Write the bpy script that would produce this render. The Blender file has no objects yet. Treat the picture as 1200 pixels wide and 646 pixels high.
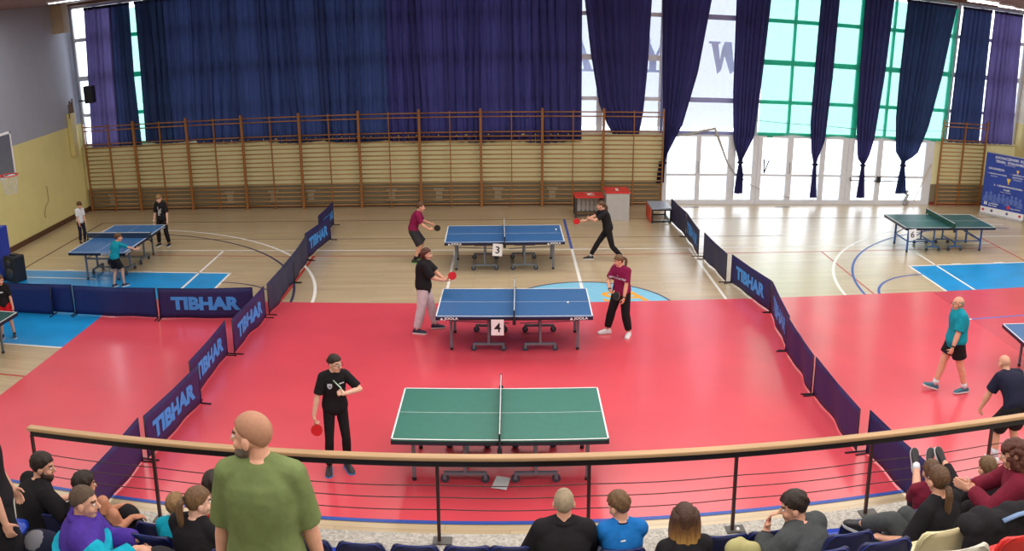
import bpy, bmesh, math, random
import numpy as np
from mathutils import Vector, Matrix
from mathutils.bvhtree import BVHTree
random.seed(7); np.random.seed(7)
scene = bpy.context.scene
COL = scene.collection
PI = math.pi
R = math.radians

# ------------------------------------------------------------------ camera
F_, PITCH, YAW, ROLL, CAM_H, CY_ = 1035.7, R(14.39), R(0.26), R(-0.34), 6.09, -57.7
_x = np.array([math.cos(YAW), -math.sin(YAW), 0.0]); _y = np.array([math.sin(YAW), math.cos(YAW), 0.0]); _z = np.array([0, 0, 1.0])
FWD = _y*math.cos(PITCH) - _z*math.sin(PITCH)
_d = -(_y*math.sin(PITCH) + _z*math.cos(PITCH))
RIGHT = math.cos(ROLL)*_x - math.sin(ROLL)*_d
DOWN = math.sin(ROLL)*_x + math.cos(ROLL)*_d
cam = bpy.data.cameras.new('camera')
cam_ob = bpy.data.objects.new('camera', cam)
COL.objects.link(cam_ob)
m = Matrix.Identity(4)
for i in range(3):
    m[i][0] = RIGHT[i]; m[i][1] = -DOWN[i]; m[i][2] = -FWD[i]
m[2][3] = CAM_H
cam_ob.matrix_world = m
cam.type = 'PANO'
cam.panorama_type = 'CENTRAL_CYLINDRICAL'
cam.central_cylindrical_radius = 1.0
cam.central_cylindrical_range_u_min = -600/F_
cam.central_cylindrical_range_u_max = 600/F_
cam.central_cylindrical_range_v_max = (323+CY_)/F_
cam.central_cylindrical_range_v_min = -(646-323-CY_)/F_
cam.clip_start = 0.05; cam.clip_end = 300
scene.camera = cam_ob

def _ray(u, v):
    t = (u-600)/F_; w = (v-323-CY_)/F_
    return RIGHT*math.sin(t) + FWD*math.cos(t) + DOWN*w
def G(u, v, z=0.0):            # where the photograph's pixel meets the height z
    d = _ray(u, v); k = (z-CAM_H)/d[2]
    return Vector((d[0]*k, d[1]*k, z))
def PY(u, v, Y):               # ... meets the plane y = Y
    d = _ray(u, v); k = Y/d[1]
    return Vector((d[0]*k, Y, CAM_H+d[2]*k))

# ------------------------------------------------------------------ materials
def lin(c):
    return tuple(((x/255)/12.92 if x/255 <= 0.04045 else ((x/255+0.055)/1.055)**2.4) for x in c) + (1.0,)
MATS = {}
def mat(name, rgb, rough=0.6, spec=0.5, metal=0.0, var=0.0, scale=8.0, bump=0.0, bscale=60.0, coat=0.0, emit=0.0, transl=0.0, sheen=0.0, stretch=None):
    """Principled material with a procedural noise variation of the colour and a noise bump."""
    if name in MATS: return MATS[name]
    m = bpy.data.materials.new(name); m.use_nodes = True
    nt = m.node_tree; b = nt.nodes['Principled BSDF']
    c = lin(rgb)
    b.inputs['Base Color'].default_value = c
    b.inputs['Roughness'].default_value = rough
    b.inputs['Specular IOR Level'].default_value = spec
    b.inputs['Metallic'].default_value = metal
    if coat: b.inputs['Coat Weight'].default_value = coat; b.inputs['Coat Roughness'].default_value = 0.15
    if sheen: b.inputs['Sheen Weight'].default_value = sheen
    if emit:
        b.inputs['Emission Color'].default_value = c; b.inputs['Emission Strength'].default_value = emit
    tc = nt.nodes.new('ShaderNodeTexCoord'); src = tc.outputs['Object']
    if stretch:
        mp = nt.nodes.new('ShaderNodeMapping'); mp.inputs['Scale'].default_value = stretch
        nt.links.new(src, mp.inputs['Vector']); src = mp.outputs['Vector']
    n = nt.nodes.new('ShaderNodeTexNoise'); n.inputs['Scale'].default_value = scale; n.inputs['Detail'].default_value = 4
    nt.links.new(src, n.inputs['Vector'])
    r = nt.nodes.new('ShaderNodeValToRGB')
    v = var if var else 0.04
    r.color_ramp.elements[0].position = 0.3; r.color_ramp.elements[1].position = 0.7
    r.color_ramp.elements[0].color = tuple(x*(1-v) for x in c[:3])+(1,)
    r.color_ramp.elements[1].color = tuple(min(1, x*(1+v)) for x in c[:3])+(1,)
    nt.links.new(n.outputs['Fac'], r.inputs['Fac']); nt.links.new(r.outputs['Color'], b.inputs['Base Color'])
    if bump:
        n2 = nt.nodes.new('ShaderNodeTexNoise'); n2.inputs['Scale'].default_value = bscale; n2.inputs['Detail'].default_value = 3
        nt.links.new(src, n2.inputs['Vector'])
        bp = nt.nodes.new('ShaderNodeBump'); bp.inputs['Strength'].default_value = bump; bp.inputs['Distance'].default_value = 0.02
        nt.links.new(n2.outputs['Fac'], bp.inputs['Height']); nt.links.new(bp.outputs['Normal'], b.inputs['Normal'])
    if transl:
        t = nt.nodes.new('ShaderNodeBsdfTranslucent'); nt.links.new(r.outputs['Color'], t.inputs['Color'])
        mx = nt.nodes.new('ShaderNodeMixShader'); mx.inputs['Fac'].default_value = transl
        out = nt.nodes['Material Output']
        nt.links.new(b.outputs[0], mx.inputs[1]); nt.links.new(t.outputs[0], mx.inputs[2]); nt.links.new(mx.outputs[0], out.inputs['Surface'])
    MATS[name] = m
    return m
def cloth(name, rgb, **k):
    a = dict(rough=0.85, spec=0.2, var=0.10, scale=14, bump=0.35, bscale=22); a.update(k)
    return mat(name, rgb, **a)

# ------------------------------------------------------------------ mesh building
class MB:
    def __init__(s): s.v = []; s.f = []; s.mi = []
    def add(s, vs, fs, mi=0):
        o = len(s.v); s.v += [tuple(p) for p in vs]
        for f in fs: s.f.append([o+i for i in f]); s.mi.append(mi)
        return s
    def box(s, lo, hi, mi=0, rot=None, at=(0, 0, 0)):
        (a, b, c), (d, e, f) = lo, hi
        vs = [Vector(p) for p in ((a,b,c),(d,b,c),(d,e,c),(a,e,c),(a,b,f),(d,b,f),(d,e,f),(a,e,f))]
        if rot is not None: vs = [rot @ p for p in vs]
        vs = [p+Vector(at) for p in vs]
        return s.add(vs, [(0,3,2,1),(4,5,6,7),(0,1,5,4),(1,2,6,5),(2,3,7,6),(3,0,4,7)], mi)
    def tube(s, pts, rad, n=8, mi=0, cap=True, sx=1.0, closed=False):
        pts = [Vector(p) for p in pts]
        k = len(pts); rads = rad if hasattr(rad, '__len__') else [rad]*k
        rings = []
        up = None
        for i, p in enumerate(pts):
            if closed: t = (pts[(i+1) % k]-pts[i-1]).normalized()
            else: t = (pts[min(i+1, k-1)]-pts[max(i-1, 0)]).normalized()
            if up is None:
                up = Vector((0, 0, 1)) if abs(t.z) < 0.9 else Vector((0, 1, 0))
            a = up - t*up.dot(t)
            if a.length < 1e-5: a = t.orthogonal()
            a.normalize(); b = t.cross(a); up = a
            rings.append([p + (a*math.cos(2*PI*j/n)*sx + b*math.sin(2*PI*j/n))*rads[i] for j in range(n)])
        vs = [q for r in rings for q in r]; fs = []
        for i in range(k if closed else k-1):
            i2 = (i+1) % k
            for j in range(n):
                j2 = (j+1) % n
                fs.append((i*n+j, i*n+j2, i2*n+j2, i2*n+j))
        if cap and not closed:
            fs.append(tuple(reversed(range(n)))); fs.append(tuple((k-1)*n+j for j in range(n)))
        return s.add(vs, fs, mi)
    def loft(s, rings, mi=0, cap=True, close_u=True):
        n = len(rings[0]); k = len(rings)
        vs = [q for r in rings for q in r]; fs = []
        for i in range(k-1):
            for j in range(n if close_u else n-1):
                j2 = (j+1) % n
                fs.append((i*n+j, i*n+j2, (i+1)*n+j2, (i+1)*n+j))
        if cap and close_u:
            fs.append(tuple(reversed(range(n)))); fs.append(tuple((k-1)*n+j for j in range(n)))
        return s.add(vs, fs, mi)
    def ell(s, c, r, M=None, nu=16, nv=10, mi=0):
        c = Vector(c); vs = []; fs = []
        for i in range(1, nv):
            th = PI*i/nv
            for j in range(nu):
                ph = 2*PI*j/nu
                p = Vector((r[0]*math.sin(th)*math.cos(ph), r[1]*math.sin(th)*math.sin(ph), r[2]*math.cos(th)))
                vs.append(c + (M @ p if M is not None else p))
        for e in (1, -1):
            p = Vector((0, 0, r[2]*e)); vs.append(c + (M @ p if M is not None else p))
        nb = (nv-1)*nu
        for i in range(nv-2):
            for j in range(nu):
                j2 = (j+1) % nu
                fs.append((i*nu+j, (i+1)*nu+j, (i+1)*nu+j2, i*nu+j2))
        for j in range(nu):
            j2 = (j+1) % nu
            fs.append((nb, j, j2)); fs.append((nb+1, (nv-2)*nu+j2, (nv-2)*nu+j))
        return s.add(vs, fs, mi)
    def cap(s, a, b, ra, rb, n=12):       # tapered limb with round ends
        a = Vector(a); b = Vector(b); t = (b-a)
        if t.length < 1e-6: return s.ell(a, (ra, ra, ra))
        t.normalize(); pts = []; rr = []
        for q in (0.02, 0.3, 0.6, 0.85): 
            pts.append(a - t*ra*math.cos(q*PI/2)); rr.append(ra*math.sin(q*PI/2))
        for q in (0, 0.33, 0.67, 1): pts.append(a.lerp(b, q)); rr.append(ra+(rb-ra)*q)
        for q in (0.85, 0.6, 0.3, 0.02):
            pts.append(b + t*rb*math.cos(q*PI/2)); rr.append(rb*math.sin(q*PI/2))
        return s.tube(pts, rr, n)
    def mesh(s, name, smooth=True):
        me = bpy.data.meshes.new(name)
        me.from_pydata(s.v, [], s.f)
        me.polygons.foreach_set('material_index', s.mi)
        me.polygons.foreach_set('use_smooth', [smooth]*len(s.f))
        me.update()
        return me

def link(name, me, mats, parent=None, bevel=0.0, loc=None, rotz=None):
    o = bpy.data.objects.new(name, me); COL.objects.link(o)
    for mm in (mats if isinstance(mats, (list, tuple)) else [mats]): me.materials.append(mm)
    if parent is not None: o.parent = parent
    if loc is not None: o.location = loc
    if rotz is not None: o.rotation_euler = (0, 0, rotz)
    if bevel:
        b = o.modifiers.new('bevel', 'BEVEL'); b.width = bevel; b.segments = 2; b.limit_method = 'ANGLE'
    return o
def obj(name, mb, mats, parent=None, smooth=False, bevel=0.0, loc=None, rotz=None):
    return link(name, mb.mesh(name, smooth), mats, parent, bevel, loc, rotz)
def thing(name, label, cat, loc=(0, 0, 0), rotz=0.0, group=None):
    o = bpy.data.objects.new(name, None); COL.objects.link(o)
    o.empty_display_size = 0.1
    o.location = loc; o.rotation_euler = (0, 0, rotz); o['label'] = label; o['category'] = cat
    if group: o['group'] = group
    return o
def tag(o, label, cat, group=None):
    o['label'] = label; o['category'] = cat
    if group: o['group'] = group
    return o
def struct(name, mb, mats, parent=None, smooth=False, bevel=0.0):
    o = obj(name, mb, mats, parent, smooth, bevel)
    if parent is None: o['kind'] = 'structure'
    return o
def copy_tree(o, label, loc=None, rotz=None):
    c = o.copy(); COL.objects.link(c); c['label'] = label
    if loc is not None: c.location = loc
    if rotz is not None: c.rotation_euler = (0, 0, rotz)
    for ch in list(o.children):
        d = ch.copy(); COL.objects.link(d); d.parent = c; d.matrix_parent_inverse = ch.matrix_parent_inverse.copy()
        for g in ch.children:
            e = g.copy(); COL.objects.link(e); e.parent = d; e.matrix_parent_inverse = g.matrix_parent_inverse.copy()
    return c
_dg = None
def text_geo(body, size=1.0, bold=0.0, extrude=0.0, sx=1.0):
    """(verts, faces) of lettering in the xz plane, centred, reading along +x"""
    cu = bpy.data.curves.new('lettering', 'FONT'); cu.body = body; cu.size = size; cu.offset = bold*size
    cu.extrude = extrude; cu.align_x = 'CENTER'; cu.align_y = 'CENTER'; cu.resolution_u = 3
    o = bpy.data.objects.new('lettering', cu); COL.objects.link(o)
    dg = bpy.context.evaluated_depsgraph_get()
    me = o.evaluated_get(dg).to_mesh()
    vs = [Vector((v.co.x*sx, -v.co.z, v.co.y)) for v in me.vertices]; fs = [tuple(p.vertices) for p in me.polygons]
    o.evaluated_get(dg).to_mesh_clear()
    bpy.data.objects.remove(o); bpy.data.curves.remove(cu)
    xs = [v.x for v in vs]; zs = [v.z for v in vs]
    c = Vector(((min(xs)+max(xs))/2, 0, (min(zs)+max(zs))/2))
    vs = [v-c for v in vs]
    # subdivide long faces is not needed for flat signs
    return vs, fs
def text_mb(body, size=1.0, bold=0.0, sx=1.0, M=None, mi=0, mb=None):
    vs, fs = text_geo(body, size, bold, 0.0, sx)
    if M is not None: vs = [M @ v for v in vs]
    return (mb or MB()).add(vs, fs, mi)
# ================================================================== the hall
def floor_material():
    m = bpy.data.materials.new('parquet'); m.use_nodes = True
    nt = m.node_tree; b = nt.nodes['Principled BSDF']; L = nt.links.new
    tc = nt.nodes.new('ShaderNodeTexCoord')
    br = nt.nodes.new('ShaderNodeTexBrick')
    br.offset = 0.37; br.squash = 1.0
    br.inputs['Scale'].default_value = 1.0; br.inputs['Brick Width'].default_value = 2.1; br.inputs['Row Height'].default_value = 0.11
    br.inputs['Mortar Size'].default_value = 0.003; br.inputs['Mortar Smooth'].default_value = 0.3; br.inputs['Bias'].default_value = 0.1
    br.inputs['Color1'].default_value = lin((216, 196, 160)); br.inputs['Color2'].default_value = lin((202, 180, 144)); br.inputs['Mortar'].default_value = lin((150, 124, 90))
    L(tc.outputs['Object'], br.inputs['Vector'])
    mp = nt.nodes.new('ShaderNodeMapping'); mp.inputs['Scale'].default_value = (0.35, 6.0, 1.0); L(tc.outputs['Object'], mp.inputs['Vector'])
    no = nt.nodes.new('ShaderNodeTexNoise'); no.inputs['Scale'].default_value = 1.6; no.inputs['Detail'].default_value = 6; L(mp.outputs[0], no.inputs['Vector'])
    mx = nt.nodes.new('ShaderNodeMixRGB'); mx.blend_type = 'MULTIPLY'; mx.inputs['Fac'].default_value = 0.55
    rp = nt.nodes.new('ShaderNodeValToRGB'); rp.color_ramp.elements[0].position = 0.3; rp.color_ramp.elements[1].position = 0.7
    rp.color_ramp.elements[0].color = (0.62, 0.62, 0.62, 1); rp.color_ramp.elements[1].color = (1, 1, 1, 1)
    L(no.outputs['Fac'], rp.inputs['Fac']); L(br.outputs['Color'], mx.inputs[1]); L(rp.outputs[0], mx.inputs[2]); L(mx.outputs[0], b.inputs['Base Color'])
    rr = nt.nodes.new('ShaderNodeMapRange'); rr.inputs['To Min'].default_value = 0.24; rr.inputs['To Max'].default_value = 0.42
    L(no.outputs['Fac'], rr.inputs['Value']); L(rr.outputs[0], b.inputs['Roughness'])
    b.inputs['Specular IOR Level'].default_value = 0.55
    b.inputs['Coat Weight'].default_value = 1.0; b.inputs['Coat Roughness'].default_value = 0.30
    return m
XL, XR, YB = -13.8, 17.15, 26.34
ZC = 6.9
struct('floor', MB().box((XL-0.3, -6, -0.3), (XR+0.3, YB+0.4, 0)), floor_material())

def wall_material(name, top, bottom, zs, stripe=None):
    """painted wall: one colour above a height, another below"""
    m = bpy.data.materials.new(name); m.use_nodes = True
    nt = m.node_tree; b = nt.nodes['Principled BSDF']; L = nt.links.new
    g = nt.nodes.new('ShaderNodeNewGeometry'); sp = nt.nodes.new('ShaderNodeSeparateXYZ'); L(g.outputs['Position'], sp.inputs[0])
    gt = nt.nodes.new('ShaderNodeMath'); gt.operation = 'GREATER_THAN'; gt.inputs[1].default_value = zs; L(sp.outputs['Z'], gt.inputs[0])
    mx = nt.nodes.new('ShaderNodeMixRGB'); mx.inputs[1].default_value = lin(bottom); mx.inputs[2].default_value = lin(top); L(gt.outputs[0], mx.inputs['Fac'])
    no = nt.nodes.new('ShaderNodeTexNoise'); no.inputs['Scale'].default_value = 2.5; no.inputs['Detail'].default_value = 5; L(g.outputs['Position'], no.inputs['Vector'])
    rp = nt.nodes.new('ShaderNodeValToRGB'); rp.color_ramp.elements[0].color = (0.86, 0.86, 0.86, 1); rp.color_ramp.elements[1].color = (1, 1, 1, 1)
    L(no.outputs['Fac'], rp.inputs['Fac'])
    m2 = nt.nodes.new('ShaderNodeMixRGB'); m2.blend_type = 'MULTIPLY'; m2.inputs['Fac'].default_value = 1.0
    L(mx.outputs[0], m2.inputs[1]); L(rp.outputs[0], m2.inputs[2]); L(m2.outputs[0], b.inputs['Base Color'])
    b.inputs['Roughness'].default_value = 0.75; b.inputs['Specular IOR Level'].default_value = 0.25
    return m
M_side = wall_material('side_wall_paint', (172, 177, 194), (236, 226, 160), 3.0)
M_back = wall_material('back_wall_paint', (232, 228, 182), (134, 124, 102), 0.72)
struct('wall_left', MB().box((XL-0.25, -6, 0), (XL, YB+0.35, ZC)), M_side)
struct('wall_right', MB().box((XR, -6, 0), (XR+0.25, YB+0.35, ZC)), wall_material('right_wall_paint', (214, 206, 190), (214, 198, 140), 3.0))
struct('wall_rear', MB().box((XL-0.25, -6.25, 0), (XR+0.25, -6, ZC)), mat('rear_wall_paint', (200, 195, 180), 0.8))
struct('ceiling', MB().box((XL-0.25, -6.25, ZC), (XR+0.25, YB+0.35, ZC+0.2)), mat('ceiling_wood', (128, 92, 80), 0.6, var=0.15, scale=3, stretch=(1, 8, 1)))
struct('trim_ceiling_beam', MB().box((XL, YB-0.35, ZC-0.08), (XR, YB+0.3, ZC)), mat('beam_wood', (112, 80, 70), 0.6))
# back wall: low parapet under the windows, glazed doors between x=4.7 and x=13.9
DX0, DX1, ZS = 4.72, 13.92, 2.17
mb = MB(); mb.box((XL, YB, 0), (DX0, YB+0.3, ZS)); mb.box((DX1, YB, 0), (XR, YB+0.3, ZS))
struct('wall_back', mb, M_back)
struct('window_1_sill', MB().box((XL, YB-0.06, ZS), (DX0, YB+0.32, ZS+0.035)), mat('sill_paint', (214, 204, 170), 0.5))
struct('window_2_sill', MB().box((DX1, YB-0.06, ZS), (XR, YB+0.32, ZS+0.035)), mat('sill_paint', (214, 204, 170), 0.5))
M_brown = mat('dark_brown_skirting', (92, 62, 44), 0.5)
struct('baseboard_left', MB().box((XL, 9, 0), (XL+0.03, YB, 0.16)), M_brown)
struct('baseboard_back', MB().box((XL, YB-0.025, 0), (DX0-0.02, YB, 0.10)), M_brown)
struct('baseboard_right', MB().box((DX1+0.02, YB-0.025, 0), (XR, YB, 0.10)), mat('red_brown_skirting', (130, 52, 40), 0.5))
# pale fittings showing on the grey band behind the wall bars
M_pale = mat('pale_fitting', (158, 150, 130), 0.6)
for x in (-12.9, -8.75, -7.3, -6.1, -3.55, -2.1, -0.3, 1.35):
    mb = MB(); mb.box((x-0.16, YB-0.05, 0.16), (x+0.16, YB-0.001, 0.22)); mb.box((x-0.16, YB-0.05, 0.50), (x+0.16, YB-0.001, 0.56)); mb.box((x-0.10, YB-0.03, 0.22), (x+0.10, YB-0.001, 0.50))
    struct('trim_wall_fitting', mb, M_pale)

# ------------------------------------------------------------------ upper windows
M_frame = mat('white_window_paint', (214, 218, 228), 0.45)
def glass_material():
    m = bpy.data.materials.new('window_glass'); m.use_nodes = True
    nt = m.node_tree; nt.nodes.remove(nt.nodes['Principled BSDF'])
    t = nt.nodes.new('ShaderNodeBsdfTransparent'); t.inputs[0].default_value = (0.96, 0.98, 1, 1)
    g = nt.nodes.new('ShaderNodeBsdfGlossy'); g.inputs['Roughness'].default_value = 0.03
    lw = nt.nodes.new('ShaderNodeLayerWeight'); lw.inputs['Blend'].default_value = 0.15
    mx = nt.nodes.new('ShaderNodeMixShader')
    nt.links.new(lw.outputs['Fresnel'], mx.inputs['Fac']); nt.links.new(t.outputs[0], mx.inputs[1]); nt.links.new(g.outputs[0], mx.inputs[2])
    nt.links.new(mx.outputs[0], nt.nodes['Material Output'].inputs['Surface'])
    return m
M_glass = glass_material()
YW = YB+0.16
def window_wall(n, x0, x1, step, bars=((ZS+0.06, 0.10), (3.24, 0.11), (4.46, 0.16), (5.72, 0.12), (6.80, 0.14)), M_frame=M_frame):
    mb = MB()
    for z, h in bars:
        mb.box((x0, YW-0.05, z-h/2), (x1, YW+0.05, z+h/2))
    k = max(1, round((x1-x0)/step))
    for i in range(k+1):
        x = x0+(x1-x0)*i/k; w = 0.09 if i % 3 == 0 else 0.045
        mb.box((max(x0, x-w), YW-0.045, ZS+0.03), (min(x1, x+w), YW+0.045, ZC-0.02))
    f = struct('window_%d' % n, mb, M_frame)
    f['kind'] = 'structure'
    obj('pane', MB().box((x0+0.01, YW-0.006, ZS+0.05), (x1-0.01, YW+0.006, 6.8)), M_glass, f)
window_wall(1, XL+0.02, 4.6, 0.92)
window_wall(2, 4.62, 7.6, 2.98, ((ZS+0.06, 0.10), (3.24, 0.14), (5.72, 0.15), (6.80, 0.14)), mat('backlit_window_lilac', (150, 156, 206), 0.6))  # lilac paints in the shade on the backlit white frame
window_wall(3, 7.62, 14.3, 1.03)
window_wall(4, 14.32, XR-0.02, 0.92)

# ------------------------------------------------------------------ glazed doors down to the floor
M_bar = mat('dark_metal', (52, 52, 60), 0.4, metal=0.6)
def door(n, x0, x1, panes, zt=2.13):
    """frame round the given (x0, x1) openings, each with a middle rail"""
    mb = MB(); y0, y1 = YB+0.02, YB+0.13
    xs = [x0]+[q for p in panes for q in p]+[x1]
    for i in range(0, len(xs), 2): mb.box((xs[i], y0, 0.0), (xs[i+1], y1, zt+0.06))
    for a, b in panes:
        mb.box((a, y0, 0.0), (b, y1, 0.14)); mb.box((a, y0, 0.90), (b, y1, 0.97)); mb.box((a, y0, zt), (b, y1, zt+0.06))
    d = struct('door_%d' % n, mb, M_frame)
    for a, b in panes:
        obj('pane', MB().box((a, y0+0.05, 0.14), (b, y0+0.056, 0.90)).box((a, y0+0.05, 0.97), (b, y0+0.056, zt)), M_glass, d)
    return d
def px(u): return PY(u, 200, YB+0.03)[0]
d1 = door(1, DX0, px(886.5), [(px(781.5), px(815)), (px(820.5), px(852)), (px(861), px(881))])
d2 = door(2, px(886.8), px(992), [(px(892), px(921)), (px(928), px(960)), (px(966), px(985.5))])
d3 = door(3, px(992.3), DX1, [(px(999), px(1026.5)), (px(1032.6), px(1082.5))])
obj('push_bar', MB().tube([(px(996), YB-0.05, 0.92), (px(996), YB-0.05, 0.82), (px(1056), YB-0.05, 0.80)], 0.018).box((px(1028), YB-0.06, 0.76), (px(1032), YB+0.02, 0.95)), M_bar, d3)
for dd, u in ((d1, 817.5), (d2, 924.5)):
    x = px(u)
    obj('handle', MB().tube([(x, YB+0.02, 1.02), (x, YB-0.04, 1.02), (x, YB-0.04, 1.36), (x, YB+0.02, 1.36)], 0.012), mat('steel', (170, 172, 178), 0.3, metal=0.8), dd)
obj('arrow_sticker', MB().tube([(px(895), YB+0.06, 1.45), (px(895.6), YB+0.06, 0.99)], 0.022, 4).tube([(px(895.6), YB+0.06, 0.99), (px(901), YB+0.06, 1.42)], 0.022, 4), mat('black_sticker', (40, 40, 52), 0.6), d2)

# ------------------------------------------------------------------ floor coverings and court markings
def strip(a, b, w, z):
    a = Vector((a[0], a[1])); b = Vector((b[0], b[1])); t = (b-a).normalized(); n = Vector((-t.y, t.x))*w/2
    return MB().add([(p.x, p.y, z) for p in (a-n, b-n, b+n, a+n)], [(0, 1, 2, 3)])
def arc(c, r, w, a0, a1, z, n=48):
    vs = []; fs = []
    for i in range(n+1):
        a = R(a0+(a1-a0)*i/n)
        for q in (r-w/2, r+w/2): vs.append((c[0]+q*math.cos(a), c[1]+q*math.sin(a), z))
        if i: fs.append((2*i-2, 2*i-1, 2*i+1, 2*i))
    return MB().add(vs, fs)
def line(mb, m): return struct('floor_line', mb, m)
P_white = mat('white_line_paint', (240, 240, 236), 0.35, var=0.03)
P_blue = mat('blue_line_paint', (52, 84, 168), 0.4)
P_navy = mat('navy_line_paint', (62, 62, 92), 0.4)
P_red = mat('red_line_paint', (188, 60, 56), 0.4)
P_zone = mat('azure_zone_paint', (28, 150, 220), 0.28, var=0.12, scale=1.6, coat=0.2)
CXc, CYc = 1.6, 16.85
z = 0.0012
struct('floor_zone', MB().add([(-13.0, 14.3, z), (-6.62, 14.3, z), (-6.62, 19.35, z), (-13.0, 19.35, z)], [(0, 1, 2, 3)]), P_zone)
struct('floor_zone', MB().add([(9.9, 14.3, z), (16.4, 14.3, z), (16.4, 19.38, z), (9.9, 19.38, z)], [(0, 1, 2, 3)]), P_zone)
z = 0.002
for x0, x1 in ((-13.0, -6.60), (9.88, 16.4)):
    for y in (14.28, 19.37): line(strip((x0, y), (x1, y), 0.06, z), P_white)
line(strip((-6.6, 14.3), (-6.6, 19.4), 0.06, z), P_white); line(strip((9.88, 14.3), (9.88, 19.4), 0.06, z), P_white)
for x in (-11.0, -9.9, -8.8): line(strip((x-0.12, 19.42), (x+0.12, 19.42), 0.08, z), P_white)
for x in (11.3, 12.6, 14.6): line(strip((x-0.15, 19.43), (x+0.15, 19.43), 0.09, z), P_white)
line(strip((-13.0, 18.75), (-9.9, 18.75), 0.05, z), P_white)
# basketball boundary, volleyball court, handball and badminton lines
line(strip((-12.45, 24.5), (CXc, 24.5), 0.05, z), mat('dark_line_paint', (104, 78, 66), 0.5)); line(strip((CXc, 24.5), (15.6, 24.5), 0.05, z), mat('dark_line_paint', (104, 78, 66), 0.5))
line(strip((-12.45, 9.4), (-12.45, 24.5), 0.06, z), mat('dark_line_paint', (104, 78, 66), 0.5))
line(strip((-12.45, 22.5), (7.5, 22.5), 0.035, z), mat('dark_line_paint', (104, 78, 66), 0.5))
line(strip((-12.45, 9.39), (15.6, 9.39), 0.07, 0.0062), P_blue)
line(strip((2.02, 9.08), (2.02, 9.36), 0.09, z), P_blue)
line(strip((-10.9, 21.36), (13.5, 21.36), 0.06, z), P_white)
for x in (-7.4, -1.33, 4.6, 10.65): line(strip((x, 12.4), (x, 21.36), 0.06, z), P_white)
line(strip((CXc, 17.3), (CXc, 21.4), 0.07, z+0.0004), P_white); line(strip((CXc, 21.4), (CXc, 24.5), 0.07, z+0.0004), P_blue)
line(strip((-10.3, 20.85), (13.5, 20.85), 0.04, z), P_red); line(strip((-12.4, 12.82), (-8.4, 12.82), 0.05, z), P_red)
line(strip((-4.85, 16), (-4.85, 20.85), 0.07, z+0.0002), P_red); line(strip((8.03, 16), (8.03, 20.85), 0.04, z), P_red); line(strip((13.5, 12.8), (13.5, 22.0), 0.05, z), P_red)
line(strip((13.4, 22.1), (15.9, 22.1), 0.05, z), P_white)
line(arc((-10.87, CYc), 6.75, 0.07, -10, 100, z+0.0003), P_white); line(arc((-10.87, CYc), 6.28, 0.06, -10, 100, z+0.0003), P_navy)
line(arc((14.07, CYc), 6.75, 0.07, 80, 190, z+0.0003), P_white); line(arc((14.07, CYc), 6.28, 0.06, 80, 190, z+0.0003), P_blue)
line(arc((9.9, CYc), 1.8, 0.06, 90, 200, z+0.0003), P_blue); line(arc((-6.6, CYc), 1.8, 0.05, -60, 90, z+0.0003), P_navy)
# the pale blue centre circle with orange lettering
mb = MB(); n = 64
mb.add([(CXc, CYc, z)]+[(CXc+1.82*math.cos(2*PI*i/n), CYc+1.82*math.sin(2*PI*i/n), z) for i in range(n)], [(0, 1+i, 1+(i+1) % n) for i in range(n)])
struct('floor_circle', mb, mat('pale_blue_paint', (128, 196, 226), 0.35, var=0.05))
line(arc((CXc, CYc), 1.84, 0.05, 0, 360, z+0.0006, 96), P_navy)
vs, fs = text_geo('UKS SA', 0.86, 0.02, 0, 1.0)
mb = MB().add([(v.x+CXc-0.03, 17.66+v.z, z+0.0008) for v in vs], fs)
struct('floor_lettering', mb, mat('orange_paint', (240, 168, 50), 0.4))
# red PVC mat
M_red = mat('red_pvc', (222, 76, 90), 0.32, spec=0.7, var=0.06, scale=0.9, coat=0.5)
mb = MB().box((-8.5, 9.42, 0), (9.5, 17.33, 0.005)); 
tag(obj('sports_mat', mb, M_red), 'red matte playing mat laid across the wooden floor under the middle tables', 'sports mat')
M_red2 = mat('red_pvc_strip', (208, 72, 88), 0.32, spec=0.7, var=0.06, scale=0.9, coat=0.5)
tag(obj('sports_mat', MB().box((9.505, 9.42, 0), (15.4, 17.3, 0.005)), M_red2), 'red playing mat on the far right under the bald man in navy', 'sports mat')
line(strip((9.0, 15.42), (9.5, 15.42), 0.06, 0.0062), P_white); line(strip((9.5, 15.42), (14.5, 15.42), 0.06, 0.0062), mat('blue_tape', (88, 110, 190), 0.5))
# floor vents by the doors
for x in (5.6, 8.55):
    mb = MB().box((x-0.24, 25.9, 0.0), (x+0.24, 26.0, 0.006))
    v = struct('floor_vent', mb, mat('vent_metal', (120, 118, 122), 0.4, metal=0.5))

# ------------------------------------------------------------------ spectator stand
def terrazzo():
    m = mat('terrazzo', (172, 168, 158), 0.45)
    nt = m.node_tree; b = nt.nodes['Principled BSDF']
    vo = nt.nodes.new('ShaderNodeTexVoronoi'); vo.inputs['Scale'].default_value = 42
    tc = nt.nodes.new('ShaderNodeTexCoord'); nt.links.new(tc.outputs['Object'], vo.inputs['Vector'])
    rp = nt.nodes.new('ShaderNodeValToRGB'); rp.color_ramp.interpolation = 'CONSTANT'
    e = rp.color_ramp.elements; e[0].color = lin((164, 160, 152)); e[1].position = 0.35; e[1].color = lin((178, 174, 165))
    x = e.new(0.62); x.color = lin((152, 148, 140)); x = e.new(0.78); x.color = lin((188, 184, 175))
    nt.links.new(vo.outputs['Color'], rp.inputs['Fac']); nt.links.new(rp.outputs['Color'], b.inputs['Base Color'])
    return m
M_terr = terrazzo()
ROWS = {'A': (1.2, 5.98), 'B': (1.6, 5.24), 'C': (2.0, 4.53), 'D': (2.4, 3.78), 'E': (2.8, 3.04)}
ylim = {'A': (5.50, 7.36), 'B': (4.78, 5.50), 'C': (4.06, 4.78), 'D': (3.34, 4.06), 'E': (2.6, 3.34)}
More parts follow.
